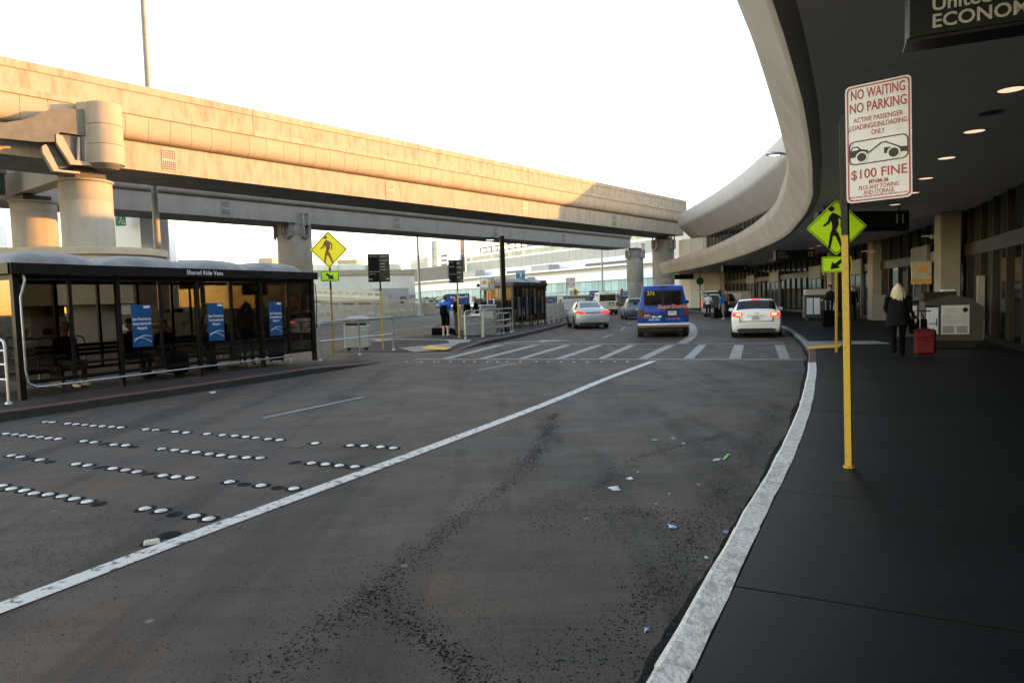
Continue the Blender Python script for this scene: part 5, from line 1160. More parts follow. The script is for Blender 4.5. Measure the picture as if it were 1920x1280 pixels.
# vans
vanst = [(.0, .62, .90, .85, 1.12, .93, 2.02, .73), (.05, .52, .985, .85, 1.13, .955, 2.05, .75), (.3, .42, 1.005, .85, 1.13, .965, 2.08, .76), (2.2, .40, 1.005, .85, 1.13, .965, 2.10, .76), (3.7, .40, 1.005, .85, 1.12, .965, 2.06, .76), (4.1, .40, 1.0, .85, 1.11, .97, 1.86, .80), (4.55, .40, .99, .84, 1.10, .96, 1.30, .84), (5.2, .42, .96, .82, 1.02, .90, 1.10, .78), (5.5, .48, .90, .8, .92, .84, .96, .7)]
def van(label, loc, rz, paint, blue):
    o, B = vehicle('shuttle_van', label, 'van', loc, rz, vanst, paint, .06, (1.05, 4.55), .38, .25, [('side_window', 2.05, 2.55, 4.2, 4.88, 1, CG), ('side_window', 2.6, 3.4, 4.2, 4.88, 1, CG), ('side_window', 3.5, 5.2, 4.2, 4.88, 1, CG), ('windscreen', 5.1, 6.1, 5.7, 7, 2, CG)])
    for sg in (-1, 1):
        P_ = rrect(.66, .54, .06, cx=sg*.375, cz=1.58); mb = MB(); mb.loft([[(x, -.055+.06*(z-.9), z) for x, z in P_], [(x, .02+.06*(z-.9), z) for x, z in P_]]); mb.build('rear_window', CG, o)
        Q_ = rrect(.72, .60, .08, cx=sg*.375, cz=1.58); mb = MB()
        for i in range(len(P_)):
            j = (i+1) % len(P_); a_, b_, c_, d_ = Q_[i], Q_[j], P_[j], P_[i]; mb.loft([[(x, -.050+.06*(z-.9), z) for x, z in (a_, b_, c_, d_)], [(x, .0+.06*(z-.9), z) for x, z in (a_, b_, c_, d_)]])
        mb.build('window_seal', TRIM, o)
        T_ = rrect(.17, .32, .02, cx=sg*.875, cz=.98); MB().plate(T_, -.04, .08).build('tail_light', REDD, o)
        MB().box((sg*.60, -.03, .25), (.02, .02, .02)).build('tow_eye', TRIM, o)
    MB().plate([(-.006, .62), (.006, .62), (.006, 1.98), (-.006, 1.98)], -.0495, 0).build('door_seam', TRIM, o)
    for sg in (-1, 1): MB().plate([(sg*.80-.005, .64), (sg*.80+.005, .64), (sg*.80+.005, 1.25), (sg*.80-.005, 1.25)], -.056, 0).build('panel_gap', TRIM, o)
    MB().plate([(-.97, .42), (.97, .42), (1.0, .50), (.98, .58), (-.98, .58), (-1.0, .50)], -.16, -.01).build('bumper', mat('dark_reflection_bumper', (.10, .10, .105), .35, .6) if blue else TRIM, o); MB().loft([[(x, y, z) for y, z in ((-.17, .515), (-.165, .57), (-.02, .60), (-.02, .515))] for x in (-.99, .99)]).build('bumper_top', mat('sky_glint_chrome', (.62, .63, .65), .25, .3), o)  # chrome bumper's pale sky reflection and darker lower half put into separate colours
    MB().box((0, .1, .33), (1.5, .3, .1)).build('chassis', TRIM, o)
    MB().box((0, .02, 2.055), (.26, .06, .035)).build('high_brake_light', REDD, o)
    MB().plate(rrect(.48, .30, .03, cx=.35, cz=.98), -.052, -.02).build('plate_recess', TRIM, o); plate_(o, -.054, .97, '8P20751', .35); mirrors(o, 1.04, 4.2, 1.35, TRIM)
    if blue:
        GOLD = mat('gold_lettering', (.62, .40, .06), .5); RDL = mat('salmon_lettering', (.45, .16, .14), .5)
        t_ = text('276', .20, GOLD, o, (-.46, -.024, 1.76), bold=.02); text('SuperShuttle', .22, mat('orange_lettering', (.60, .22, .06), .5), o, (.38, -.052, 1.23), bold=.02)
        text('airport rides', .09, GOLD, o, (-.55, -.054, .83), bold=.01); text('BLUE VAN', .09, LETW, o, (-.35, -.054, .72), bold=.02, sx=1.0); text('1 800 258 3826', .09, RDL, o, (.38, -.054, .74), bold=.01)
        MB().plate(rrect(.36, .07, .01, cx=-.25, cz=.84), -.056, -.05).build('sticker', SIGNW, o); MB().plate(rrect(.25, .03, .01, cx=-.62, cz=.90), -.07, -.05).build('door_handle', CHROME, o)
    return o
def van_blue():
    m = mat('royal_blue_paint', (.002, .036, .25), .35, coat=.12, spec=.2, c2=(.004, .06, .36), scale=2.2); return m
vb = van('royal blue shuttle van numbered 276 in the middle lane', at(1244, 633, 0), -RAD(11), van_blue(), True)
# dark wave artwork on the lower doors
mb = MB(); r_ = random.Random(5)
for i in range(26):
    x = -.85+i*.065; z = .93+.05*math.sin(i*1.3)+r_.uniform(-.03, .03); h_ = r_.uniform(.02, .06); mb.plate([(x, z-h_), (x+.09, z-h_*.3), (x+.10, z+h_*.5), (x+.03, z+h_)], -.0545-.0004*i, -.048)
w_ = mb.build('wave_graphic', mat('navy_graphic', (.006, .012, .06), .4), vb); w_['kind'] = 'stuff'
van('cream shuttle van ahead of the silver sedan', at(1140, 590, 0), RAD(-1), mat('cream_van_paint', (.55, .49, .40), .35, coat=.5), False)
# dark blue grey hatchback ahead
st2 = [tuple([s_[0]*1.02, s_[1], s_[2]*.98, s_[3], s_[4]*1.03, s_[5]*.98, s_[6]*1.05, s_[7]*.98]) for s_ in hatch]
ph, B = vehicle('hatchback_car', 'dark blue grey hatchback half hidden left of the blue van', 'car', at(1197, 599, 0), RAD(-3), st2, mat('slate_car_paint', (.10, .13, .16), .3, .4, coat=.7), 0, (.85, 3.4), .32, .21, [('rear_window', 2.7, 4.3, 5.95, 7, 2, CG), ('side_window', 4.3, 5.9, 4.12, 4.9, 1, CG), ('side_window', 6.0, 7.3, 4.12, 4.9, 1, CG)])
rear(ph, 'tail_light', [(.60, .86), (.64, 1.12), (.74, 1.12), (.80, .86)], -.02, .3, mat('clear_red_lamp', (.45, .25, .25), .2)); plate_(ph, -.05, .72, '6KLM377'); mirrors(ph, .84, 2.75, 1.03, TRIM)
# silver car with raised tailgate
sv, B = vehicle('hatchback_car', 'silver car with its tailgate raised at the far kerb', 'car', at(1337, 594.5, 0), -RAD(36), [(.0, .42, .74, .6, .78, .76, .86, .66), (.04, .30, .86, .62, .92, .82, 1.02, .72), (.2, .22, .90, .64, 1.0, .86, 1.45, .70), (.45, .2, .905, .64, 1.02, .86, 1.60, .68), (1.5, .2, .905, .64, 1.02, .86, 1.66, .66), (2.4, .2, .905, .64, 1.0, .86, 1.60, .65), (3.0, .2, .90, .63, .98, .85, 1.25, .66), (3.2, .2, .89, .62, .97, .84, 1.08, .74), (4.0, .22, .86, .6, .88, .78, .95, .7), (4.45, .3, .72, .55, .7, .66, .74, .55)], mat('grey_silver_paint', (.40, .40, .40), .28, .4, coat=.6), 0, (.85, 3.5), .34, .22, [('side_window', 2.3, 3.6, 4.15, 4.9, 1, CG), ('side_window', 3.7, 4.9, 4.15, 4.9, 1, CG)])
MB().plate([(-.72, .62), (.72, .62), (.70, 1.0), (.60, 1.52), (-.60, 1.52), (-.70, 1.0)], -.05, .35).build('boot_opening', TRIM, sv)
MB().loft([[(-.66, .35, 1.64), (.66, .35, 1.64), (.66, .35, 1.70), (-.66, .35, 1.70)], [(-.72, -.45, 1.86), (.72, -.45, 1.86), (.72, -.45, 1.92), (-.72, -.45, 1.92)], [(-.70, -.85, 1.78), (.70, -.85, 1.78), (.70, -.86, 1.90), (-.70, -.86, 1.90)]]).build('tailgate', MT['grey_silver_paint'], sv)
MB().hexa([(-.55, .2, 1.66), (.55, .2, 1.66), (.6, -.42, 1.83), (-.6, -.42, 1.83)], (0, 0, .012)).build('tailgate_window', CG, sv)
for sg in (-1, 1): MB().tube([(sg*.62, .25, 1.3), (sg*.64, -.3, 1.80)], .015).build('gas_strut', TRIM, sv)
rear(sv, 'tail_light', [(.74, .85), (.70, 1.1), (.80, 1.1), (.86, .85)], -.03, .2, RED); mirrors(sv, .86, 2.9, 1.1, MT['grey_silver_paint'])
# parked vehicles behind the barrier
suv = [(.0, .5, .80, .7, .95, .82, 1.02, .7), (.06, .40, .94, .7, 1.05, .90, 1.2, .74), (.3, .34, .97, .72, 1.10, .92, 1.70, .74), (.6, .32, .975, .72, 1.12, .92, 1.83, .72), (2.2, .32, .975, .72, 1.12, .92, 1.87, .70), (3.2, .32, .975, .72, 1.1, .92, 1.80, .70), (3.8, .32, .97, .7, 1.08, .91, 1.35, .74), (4.0, .32, .96, .7, 1.06, .9, 1.14, .80), (4.8, .35, .92, .68, 1.0, .84, 1.07, .75), (5.1, .45, .8, .65, .85, .74, .9, .6)]
def parked(px, depth, rz, label, m): 
    p = atd(px, 0, depth); o, B = vehicle('parked_suv', label, 'car', (p.x, p.y, 0), rz, suv, m, 0, (1.0, 4.0), .38, .25, [('side_window', 2.2, 3.6, 4.15, 4.9, 1, CG), ('side_window', 3.7, 5.2, 4.15, 4.9, 1, CG), ('windscreen', 4.9, 6.4, 5.8, 7, 2, CG)], 'vehicles parked beyond the barrier'); return o
parked(335, 47, RAD(60), 'white sport utility car seen through the shelter panes beyond the barrier', PWHITE)
parked(560, 73, RAD(40), 'pale car roof showing above the barrier right of the shelter', PSILV)
# ------------------------------------------------------------------ people
SKIN = mat('skin', (.46, .27, .19), .55, c2=(.40, .23, .16), scale=9); SKIN2 = mat('tanned_skin', (.30, .17, .11), .55)
def cloth(n_, c): return mat(n_, c, .9, spec=.08, c2=tuple(x*.7 for x in c), scale=7, bump=.3, bs=25)
BLK = cloth('black_cloth', (.0035, .0035, .004)); HAIRB = mat('dark_hair', (.02, .014, .01), .5, c2=(.03, .02, .014), scale=30); BLOND = mat('blonde_hair', (.62, .53, .38), .45, c2=(.36, .27, .16), scale=18, st=(3, 3, .4)); GINGER = mat('ginger_hair', (.36, .16, .05), .5, c2=(.25, .1, .03), scale=20)
FIG = []
V3 = lambda *a: Vector(a)
def person(label, loc, face_deg, h, top, bot, shoe=None, skin=None, hair=None, long=False, sit=False, arms=None, shorts=False, bend=0, wide=1., sleeves=True, stride=0, look=0, group=None, hat=None, nod=0, coat=None):
    """local +Y is where the person faces; face_deg clockwise from the view direction"""
    k = h/1.75; skin = skin or SKIN; shoe = shoe or BLK
    o = thing('person', label, 'person', loc, -RAD(face_deg), group)
    prims = []                                   # (p0, p1, r0, r1, slot)
    hz = .50 if sit else .93
    Rb = Matrix.Rotation(-bend, 3, 'X'); pel = V3(0, 0, hz)
    def T(x, y, z): return pel+Rb @ V3(x, y, z-.93)
    mb = MB()
    def cap(p0, p1, r0, r1, slot, n=10):
        p0, p1 = Vector(p0), Vector(p1); t = (p1-p0); L = t.length; t.normalize(); rf = V3(0, 0, 1) if abs(t.z) < .9 else V3(0, 1, 0); u = t.cross(rf).normalized(); w_ = u.cross(t); rings = []
        for a in (-80, -50, -20): rings.append((p0+t*r0*math.sin(RAD(a)), r0*math.cos(RAD(a))))
        for a in (20, 50, 80): rings.append((p1+t*r1*math.sin(RAD(a)), r1*math.cos(RAD(a))))
        mb.loft([[c+(u*math.cos(i*2*math.pi/n)+w_*math.sin(i*2*math.pi/n))*r for i in range(n)] for c, r in rings]); prims.append((p0, p1, (r0+r1)/2, slot))
    # slots: 0 skin 1 top 2 bottom 3 shoe
    tors = [(.83, .12, .10), (.90, .165, .12), (1.0, .158, .115), (1.10, .148, .105), (1.25, .165, .118), (1.36, .175, .112), (1.42, .155, .095), (1.46, .09, .07), (1.50, .052, .055)]
    mb.loft([[T(rx*wide*math.cos(a), ry*wide*math.sin(a), z) for a in [2*math.pi*i/16 for i in range(16)]] for z, rx, ry in tors])
    for z0, z1, s_ in ((.84, .98, 2), (1.0, 1.40, 1)): 
        for x in (-.08, 0, .08): prims.append((T(x, 0, z0), T(x, 0, z1), .11*wide, s_))
    cap(T(0, 0, 1.44), T(0, .015, 1.56), .055, .05, 0)
    hc = T(0, .02, 1.635); Rh = Matrix.Rotation(RAD(look), 3, 'Z') @ Matrix.Rotation(-RAD(nod), 3, 'X')
    def H(x, y, z): return hc+Rh @ V3(x, y, z)
    n = 14; mb.loft([[H(.074*math.sin(a)*math.cos(q)*(1-.10*(math.cos(a) > .3)), .095*math.sin(a)*math.sin(q), -.118*math.cos(a)) for q in [2*math.pi*i/n for i in range(n)]] for a in [max(.05, min(math.pi-.05, math.pi*i/9)) for i in range(10)]]); prims.append((H(0, 0, -.03), H(0, 0, .05), .085, 0))
    cap(H(0, .088, .005), H(0, .108, -.028), .010, .014, 0, 6); cap(H(0, .06, -.085), H(0, .075, -.085), .03, .028, 0, 8)
    for sg in (-1, 1): cap(H(sg*.075, -.01, -.02), H(sg*.08, -.012, .02), .014, .016, 0, 6)
    # arms
    arms = arms or [((.24, -.02, 1.14), (.25, .06, .90)), ((-.24, -.02, 1.14), (-.25, .06, .90))]
    for sg, (el, wr) in zip((1, -1), arms):
        sh_ = T(sg*.185*wide, 0, 1.395); el = T(*el) if True else el; wr = T(*wr)
        cap(T(sg*.10*wide, 0, 1.385), sh_, .07*wide, .066*wide, 1); cap(sh_, el, .058*wide, .044*wide, 1); cap(el, wr, .042*wide, .030*wide, 1 if sleeves else 0)
        if not sleeves: cap(sh_, sh_.lerp(el, .75), .066*wide, .058*wide, 1)
        d = (wr-el).normalized(); sd_ = d.cross(V3(0, 0, 1)) if abs(d.z) < .95 else V3(0, 1, 0); sd_.normalize(); up = sd_.cross(d).normalized()
        pm = wr+d*.07; cap(wr+d*.02, pm, .030, .034, 0); 
        for i, (f, ln_) in enumerate(((-.027, .062), (-.009, .074), (.009, .070), (.027, .055))):
            a0 = pm+sd_*f; a1 = a0+d*ln_*.55-up*.012; cap(a0, a1, .0105, .0095, 0, 6); cap(a1, a1+d*ln_*.35-up*.03, .0095, .0085, 0, 6)
        cap(wr+d*.035-sd_*.03, wr+d*.075-sd_*.055-up*.015, .012, .010, 0, 6)
    # legs
    for sg in (-1, 1):
        hip = V3(sg*.085*wide, 0, hz-.01); st_ = stride*sg
        if sit: kn = V3(sg*.12, .42, .50); an = V3(sg*.13, .40+.06*sg, .09)
        else: kn = V3(sg*.10, .03+max(0, st_)*.9, .50+(.02 if st_ < 0 else 0)); an = V3(sg*.105, -.02+st_*1.3, .09+(.10 if st_ < -.01 else 0))
        cap(hip, kn, .092*wide, .062*wide, 2); ls = 0 if shorts else 2
        cap(kn, kn.lerp(an, .35), .056*wide, .058*wide if ls == 0 else .062*wide, ls); cap(kn.lerp(an, .35), an, .056*wide, .040 if ls == 0 else .055*wide, ls)
        if shorts: cap(hip, hip.lerp(kn, .97), .105*wide, .088*wide, 2)
        z0 = an.z-.045; cap((an.x, an.y-.035, z0), (an.x*1.08, an.y+.06, z0-.006), .043, .042, 3); cap((an.x*1.08, an.y+.06, z0-.006), (an.x*1.12, an.y+.155, z0-.012), .042, .034, 3)
    mb.v = [tuple(Vector(v)*k) for v in mb.v]; prims = [(a*k, b*k, r*k, s_) for a, b, r, s_ in prims]
    body = mb.build('body', [skin, top, bot, shoe], o)
    md = body.modifiers.new('r', 'REMESH'); md.mode = 'VOXEL'; md.voxel_size = .0125; md.use_smooth_shade = True
    m2 = body.modifiers.new('s', 'SMOOTH'); m2.factor = .5; m2.iterations = 4
    FIG.append((body, prims))
    if coat:
        rr_ = random.Random(9); MB().loft([[T(rx*math.cos(a)*(1+rr_.uniform(-.02, .02)), ry*math.sin(a)*(1+.05*math.sin(5*a)*(z < 1)), z+.015*math.sin(3*a)*(z < .8))*k for a in [2*math.pi*i/26 for i in range(26)]] for z, rx, ry in ((1.475, .075, .07), (1.44, .15, .10), (1.39, .205, .13), (1.25, .225, .155), (1.05, .24, .175), (.85, .265, .195), (.76, .275, .20), (.755, .24, .17))]).build('coat', coat, o, True)
    # eyes, mouth, hair
    for sg in (-1, 1): MB().ball(H(sg*.03, .085, .012)*k, .011*k, 6, 5).build('eye', INK, o)
    MB().ball(H(0, .092, -.055)*k, (.022*k, .008*k, .005*k), 6, 5).build('mouth', mat('lips', (.28, .09, .08), .5), o)
    hm = hair or HAIRB; hb = MB(); n = 18; rr = random.Random(len(FIG))
    zs = [1.0, .9, .7, .45, .2, -.05, -.3, -.55] if not long else [1.0, .9, .7, .45, .2, -.1, -.5, -1.0, -1.5, -2.0, -2.3]
    rings = []
    for z in zs:
        r0 = math.sqrt(max(.02, 1-min(1, abs(z))**2)) if z > 0 else (1. if not long else 1.0+.18*min(1, -z*.8)-max(0, -z-1.5)*.3)
        ring_ = []
        for i in range(n):
            a = 2*math.pi*i/n; fr_ = math.sin(a)                                    # front = +1
            rx, ry = .088*r0*(1+.25*long*(z < .3)), .108*r0*(1+.1*long); y = ry*math.sin(a)
            if z < .42 and fr_ > -.05: y = min(y, .0+.03*(1 if z > .1 else 0)) if not long or fr_ > .3 else y
            w_ = 1+rr.uniform(-.03, .03); ring_.append((H(rx*math.cos(a)*w_*(1.12 if long and z < -.3 else 1), y*w_-.006-(.02 if long and z < -.5 else 0), .125*z+.012))*k)
        rings.append(ring_)
    hb.loft(rings)
    if long:
        for i in range(26):
            a = RAD(175+190*i/25); p0 = H(.10*math.cos(a), .10*math.sin(a), .02); q_ = rr.uniform(.9, 1.25); hb.tube([p0*k, H(.122*math.cos(a)*q_, .105*math.sin(a)*q_-.02, -.12)*k, H(.125*math.cos(a)*q_, .10*math.sin(a)*q_-.035, -.22)*k, H(.115*math.cos(a)*q_, .09*math.sin(a)*q_-.04, -.27-.07*rr.random())*k], .022*k, 6, .006*k)
    hb.build('hair', hm, o, True)
    if hat: MB().loft([[H(x*.095*math.cos(a), x*.115*math.sin(a), z)*k for a in [2*math.pi*i/16 for i in range(16)]] for x, z in ((1, .05), (1.02, .07), (.9, .125), (.4, .16))]).build('cap', hat, o, True)
    return o
def bake_people():
    dg = bpy.context.evaluated_depsgraph_get()
    for body, prims in FIG:
        me = bpy.data.meshes.new_from_object(body.evaluated_get(dg)); mats_ = [m for m in body.data.materials]
        n = len(me.polygons); c = np.zeros(n*3); me.polygons.foreach_get('center', c); c = c.reshape(-1, 3); best = np.full(n, 1e9); sl_ = np.zeros(n, int)
        for a, b, r, s_ in prims:
            a, b = np.array(a), np.array(b); d = b-a; t = np.clip(((c-a)@d)/max(1e-9, d@d), 0, 1); q = np.linalg.norm(c-(a+t[:, None]*d), axis=1)-r; u = q < best; best[u] = q[u]; sl_[u] = s_
        me.materials.clear()
        for m in mats_: me.materials.append(m)
        me.polygons.foreach_set('material_index', sl_.astype(np.int32)); me.polygons.foreach_set('use_smooth', [True]*n)
        body.modifiers.clear(); body.data = me
def suitcase(label, loc, rz, m, W_=.42, H_=.58, D_=.26, handle=.42):
    o = thing('suitcase', label, 'suitcase', loc, rz); z0 = .06
    MB().bbox((0, 0, z0+H_/2), (W_, D_, H_), .04).build('shell', m, o); MB().bbox((0, -D_/2-.02, z0+H_*.34), (W_*.82, .05, H_*.52), .02).build('pocket', m, o); MB().bbox((0, -D_/2-.012, z0+H_*.80), (W_*.8, .03, H_*.2), .012).build('pocket', m, o)
    for x in (-W_*.4, W_*.4): MB().box((x, -D_/2-.004, z0+H_/2), (.015, .02, H_*.9)).build('strap', TRIM, o)
    for x in (-W_*.38, W_*.38):
        for y in (-D_*.35, D_*.35): MB().tube([(x-.015, y, .035), (x+.015, y, .035)], .035, 10).build('castor', TRIM, o)
        MB().box((x, 0, .055), (.05, D_*.8, .03)).build('axle', TRIM, o)
    if handle:
        for x in (-.09, .09): MB().tube([(x, D_*.3, z0+H_), (x, D_*.3, z0+H_+handle)], .008, 6).build('handle_tube', GALV, o)
        MB().bbox((0, D_*.3, z0+H_+handle), (.24, .035, .03), .01).build('grip', TRIM, o)
    MB().tube([(-.08, 0, z0+H_), (-.06, 0, z0+H_+.03), (.06, 0, z0+H_+.03), (.08, 0, z0+H_)], .01, 6).build('top_handle', TRIM, o); return o
def backpack(label, loc, rz, m, h=.5, w=.34):
    o = thing('backpack', label, 'backpack', loc, rz)       # local -Y is the outside
    MB().loft([[(x*w/2*sx, -.02-y*.20*sy, z*h) for x, y in ((-1, 0), (-1, .6), (-.6, 1), (.6, 1), (1, .6), (1, 0))] for z, sx, sy in ((0, .8, .8), (.08, .97, 1), (.5, 1, 1), (.85, .9, .8), (1, .55, .3))]).build('bag', m, o, True)
    MB().bbox((0, -.24, h*.3), (w*.7, .07, h*.42), .03).build('pocket', m, o)
    for sg in (-1, 1): MB().tube([(sg*.10, -.02, h*.95), (sg*.115, .10, h*1.03), (sg*.12, .25, h*.85), (sg*.14, .24, h*.45), (sg*.16, .0, h*.15)], .018, 6).build('strap', m, o)
    return o
BLUT = cloth('royal_blue_tshirt', (.03, .14, .62)); GREYT = cloth('grey_trousers', (.09, .09, .095)); DNM = cloth('dark_denim', (.012, .018, .045)); WHT = cloth('white_tshirt', (.52, .53, .56)); PNK = cloth('pale_pink_shirt', (.42, .30, .32)); KHK = cloth('khaki_trousers', (.22, .19, .14)); DRK = cloth('charcoal_shirt', (.010, .010, .012)); SKYB = cloth('bright_blue_tshirt', (.02, .16, .50)); WSH = mat('white_trainers', (.55, .55, .55), .6)
# woman walking under the canopy
wp = at(1684, 669, HS); person('woman with long blonde hair in a loose black coat walking under the canopy', wp, 22, 1.66, cloth('soft_black', (.006, .006, .007)), BLK, BLK, hair=BLOND, long=True, coat=mat('black_coat', (.008, .008, .009), .85, c2=(.0035, .0035, .004), scale=5, st=(2.5, 2.5, .6), bump=.9, bs=9, spec=.12), wide=1.2, stride=.10, arms=[((.25, -.05, 1.14), (.34, -.02, .94)), ((-.27, .05, 1.18), (-.20, .20, 1.02))], look=-8)
suitcase('bright red rolling suitcase beside the blonde woman', at(1734, 670, HS), -RAD(26), mat('red_fabric', (.115, .005, .009), .6, spec=.2, c2=(.07, .003, .006), scale=12, bump=.2), handle=.40)
o = thing('tote_bag', 'black shoulder tote hanging at the right side of the blonde woman', 'bag', wp+Vector((.46, .02, .52)), -RAD(22))
MB().loft([[(x*.17*s_, y*.08*s_, z) for x, y in ((-1, -1), (1, -1), (1, 1), (-1, 1))] for s_, z in ((.95, 0), (1.05, .05), (1, .33))]).build('bag', BLK, o); MB().tube([(-.12, 0, .33), (-.05, 0, .52), (.05, 0, .52), (.12, 0, .33)], .012, 6).build('handle', BLK, o)
mp_ = at(1557, 607, HS); person('man in dark jacket looking down beside a black suitcase under the canopy', mp_, 255, 1.80, cloth('navy_jacket', (.006, .007, .011)), DRK, BLK, arms=[((.24, .02, 1.14), (.16, .26, 1.10)), ((-.24, .02, 1.14), (-.12, .26, 1.08))], nod=22)
suitcase('black upright suitcase in front of the man in the dark jacket', at(1553, 615, HS), -RAD(15), BLK, .50, .68, .3, .42)
person('person in black standing behind the near yellow pole', at(1598, 602, HS), 200, 1.74, BLK, BLK)
# travellers on the second island
m1 = at(836, 629.5, HI); person('man in blue shirt and black shorts wearing a black backpack', m1, 20, 1.80, BLUT, BLK, WSH, shorts=True, sleeves=False, arms=[((.25, .04, 1.16), (.22, .28, 1.24)), ((-.24, .05, 1.14), (-.2, .22, 1.0))], wide=1.08)
backpack('black backpack worn by the man in the blue shirt', m1+Vector((-.02, -.13, .92)), -RAD(20), BLK, .46, .31)
m2_ = at(858, 628, HI); person('man in charcoal shirt and grey trousers facing the blue shirted man', m2_, 290, 1.80, DRK, GREYT, BLK, sleeves=False, arms=[((.24, .04, 1.14), (.20, .24, .98)), ((-.24, .04, 1.14), (-.12, .26, .95))])
tag(MB().box(tuple(m2_+Vector((-.30, -.2, .95))), (.22, .02, .30)).build('paper_sheet', LETW), 'white paper sheet held by the man in the charcoal shirt', 'paper')
m3_ = at(873, 622, HI); person('man in pale pink shirt partly hidden behind the charcoal shirt', m3_, 330, 1.78, PNK, KHK, BLK)
backpack('dark backpack on the man in the pink shirt', m3_+Vector((.10, -.14, .95)), -RAD(-20), BLK, .5, .34)
person('ginger haired woman in black leaning over the low counter', at(898, 624, HI), 265, 1.74, BLK, DNM, BLK, hair=GINGER, bend=.25, arms=[((.2, .2, 1.15), (.1, .42, 1.1)), ((-.2, .2, 1.15), (-.1, .42, 1.1))])
person('person half hidden behind the silver notice box', at(911, 620, HI), 200, 1.74, DRK, DNM)
bg_ = at(824, 628, HI); o = thing('duffel_bag', 'black duffel bag on the ground by the blue shirted man', 'bag', bg_, RAD(10))
MB().loft([[(x, .17*math.cos(a), .17+.165*math.sin(a)) for a in [2*math.pi*i/14 for i in range(14)]] for x in (-.34, -.32, .32, .34)]).build('bag', BLK, o, True); MB().tube([(-.15, 0, .33), (-.1, 0, .45), (.1, 0, .45), (.15, 0, .33)], .014, 6).build('handle', BLK, o); MB().bbox((0, -.18, .16), (.3, .05, .16), .02).build('pocket', BLK, o)
b_ = at(842, 626, HI); o = thing('rucksack', 'second dark bag lying right of the duffel bag', 'bag', b_, RAD(-25)); MB().loft([[(x*s_, y*s_, z) for x, y in ((-.3, -.15), (.3, -.15), (.34, .0), (.3, .15), (-.3, .15), (-.34, 0))] for s_, z in ((.9, 0), (1, .06), (.95, .2), (.5, .28))]).build('bag', BLK, o, True); MB().tube([(-.1, 0, .27), (0, 0, .34), (.1, 0, .27)], .012, 6).build('handle', BLK, o)
# people in the long shelter
Rs = Matrix.Rotation(SANG, 3, 'Z')
def insh(x, y): return SA+Rs @ Vector((x, y, 0))
fd_ = 90-math.degrees(SANG)
person('person in a pale cap sitting behind the near poster pane of the shelter', insh(1.75, 1.45), fd_+90, 1.74, DRK, KHK, WSH, sit=True, hat=mat('pale_cap', (.32, .30, .28), .8), nod=20)
person('person in black sitting at the middle of the long shelter', insh(3.25, 1.45), fd_+80, 1.76, BLK, BLK, BLK, sit=True, nod=10, hat=BLK)
person('person sitting behind the middle blue poster in the shelter', insh(4.15, 1.45), fd_+90, 1.70, BLK, DNM, BLK, sit=True)
person('woman in pale top standing in the shelter looking at a phone', insh(5.15, 1.0), fd_+195, 1.66, WHT, BLK, BLK, arms=[((.2, .08, 1.14), (.06, .30, 1.22)), ((-.22, .08, 1.14), (-.06, .30, 1.22))], nod=20, sleeves=False)
backpack('black backpack worn by the woman with the phone', insh(5.27, .98)+Vector((0, 0, .9)), -RAD(fd_+195), BLK, .45, .3)
q = insh(4.98, .88); ph_ = thing('phone', 'small dark phone held by the woman in the shelter', 'phone', (q.x-.07, q.y-.28, HI+1.2)); MB().bbox((0, 0, 0), (.075, .012, .15), .004).build('case', TRIM, ph_); MB().box((0, -.0075, 0), (.066, .002, .13)).build('screen', CG, ph_)
person('person standing behind the last blue poster in the shelter', insh(6.35, 1.0), fd_+120, 1.68, PNK, DNM, cloth('tan_shoes', (.16, .10, .07)), long=True)
suitcase('dark suitcase standing behind the last pane of the shelter', insh(7.15, .8), RAD(20), BLK, .42, .56, .26, .4)
suitcase('dark bag standing beside the seated people in the shelter', insh(3.9, .75), RAD(60), BLK, .45, .5, .28, 0)
# people at the raised tailgate
person('man in white shirt and jeans at the open tailgate', at(1328, 598, 0), 30, 1.74, WHT, DNM, WSH, sleeves=False, wide=1.05, arms=[((.25, .1, 1.14), (.2, .3, 1.0)), ((-.25, .1, 1.14), (-.2, .3, 1.0))])
person('man in bright blue shirt leaning by the open tailgate', at(1357, 598.5, 0), 290, 1.74, SKYB, KHK, WSH, sleeves=False, bend=.35, wide=1.1, arms=[((.22, .15, 1.12), (.15, .3, .9)), ((-.22, .15, 1.12), (-.15, .3, .9))])
person('man in brown shirt standing behind the blue shirted man', at(1362, 591, HS), 240, 1.78, cloth('brown_shirt', (.14, .09, .08)), DRK)
suitcase('dark upright case behind the open tailgate', at(1346, 597.5, 0), -RAD(20), BLK, .5, .7, .3, .2)
bake_people()
# ------------------------------------------------------------------ check-in kiosks and small things under the canopy
kp = at(1789, 650, HS); o = thing('check_in_kiosk', 'dark grey check-in counter with printed notices nearest under the canopy', 'kiosk', kp, -RAD(22))
MB().loft([[(x, y, z) for x, z in ((-.72, .18), (.56, .18), (.58, 1.02), (.32, 1.24), (-.1, 1.36), (-.72, 1.20))] for y in (-.35, .55)]).build('body', KIOSK, o); MB().box((-.08, .1, .09), (1.0, .7, .18)).build('plinth', DARKP, o)
MB().bbox((-.38, .05, 1.32), (.75, .6, .24), .02).build('top_box', DARKP, o); MB().box((-.15, .05, 1.47), (.3, .2, .05)).build('papers', PAPER, o)
n_ = MB().box((-.05, -.358, .72), (.62, .012, .74)).build('notice', PAPER, o)
for i in range(9): MB().box((-.05-.06*(i > 2)*0, -.366, 1.0-i*.045), (.52, .003, .008)).build('text_line', LETD, n_)
MB().box((-.2, -.366, .47), (.26, .003, .18)).build('text_block', LETD, n_); MB().box((.1, -.366, .47), (.24, .003, .18)).build('text_block', LETD, n_); MB().plate(circ(.17, .97, .06), -.368, -.3645).build('seal', INK, n_)
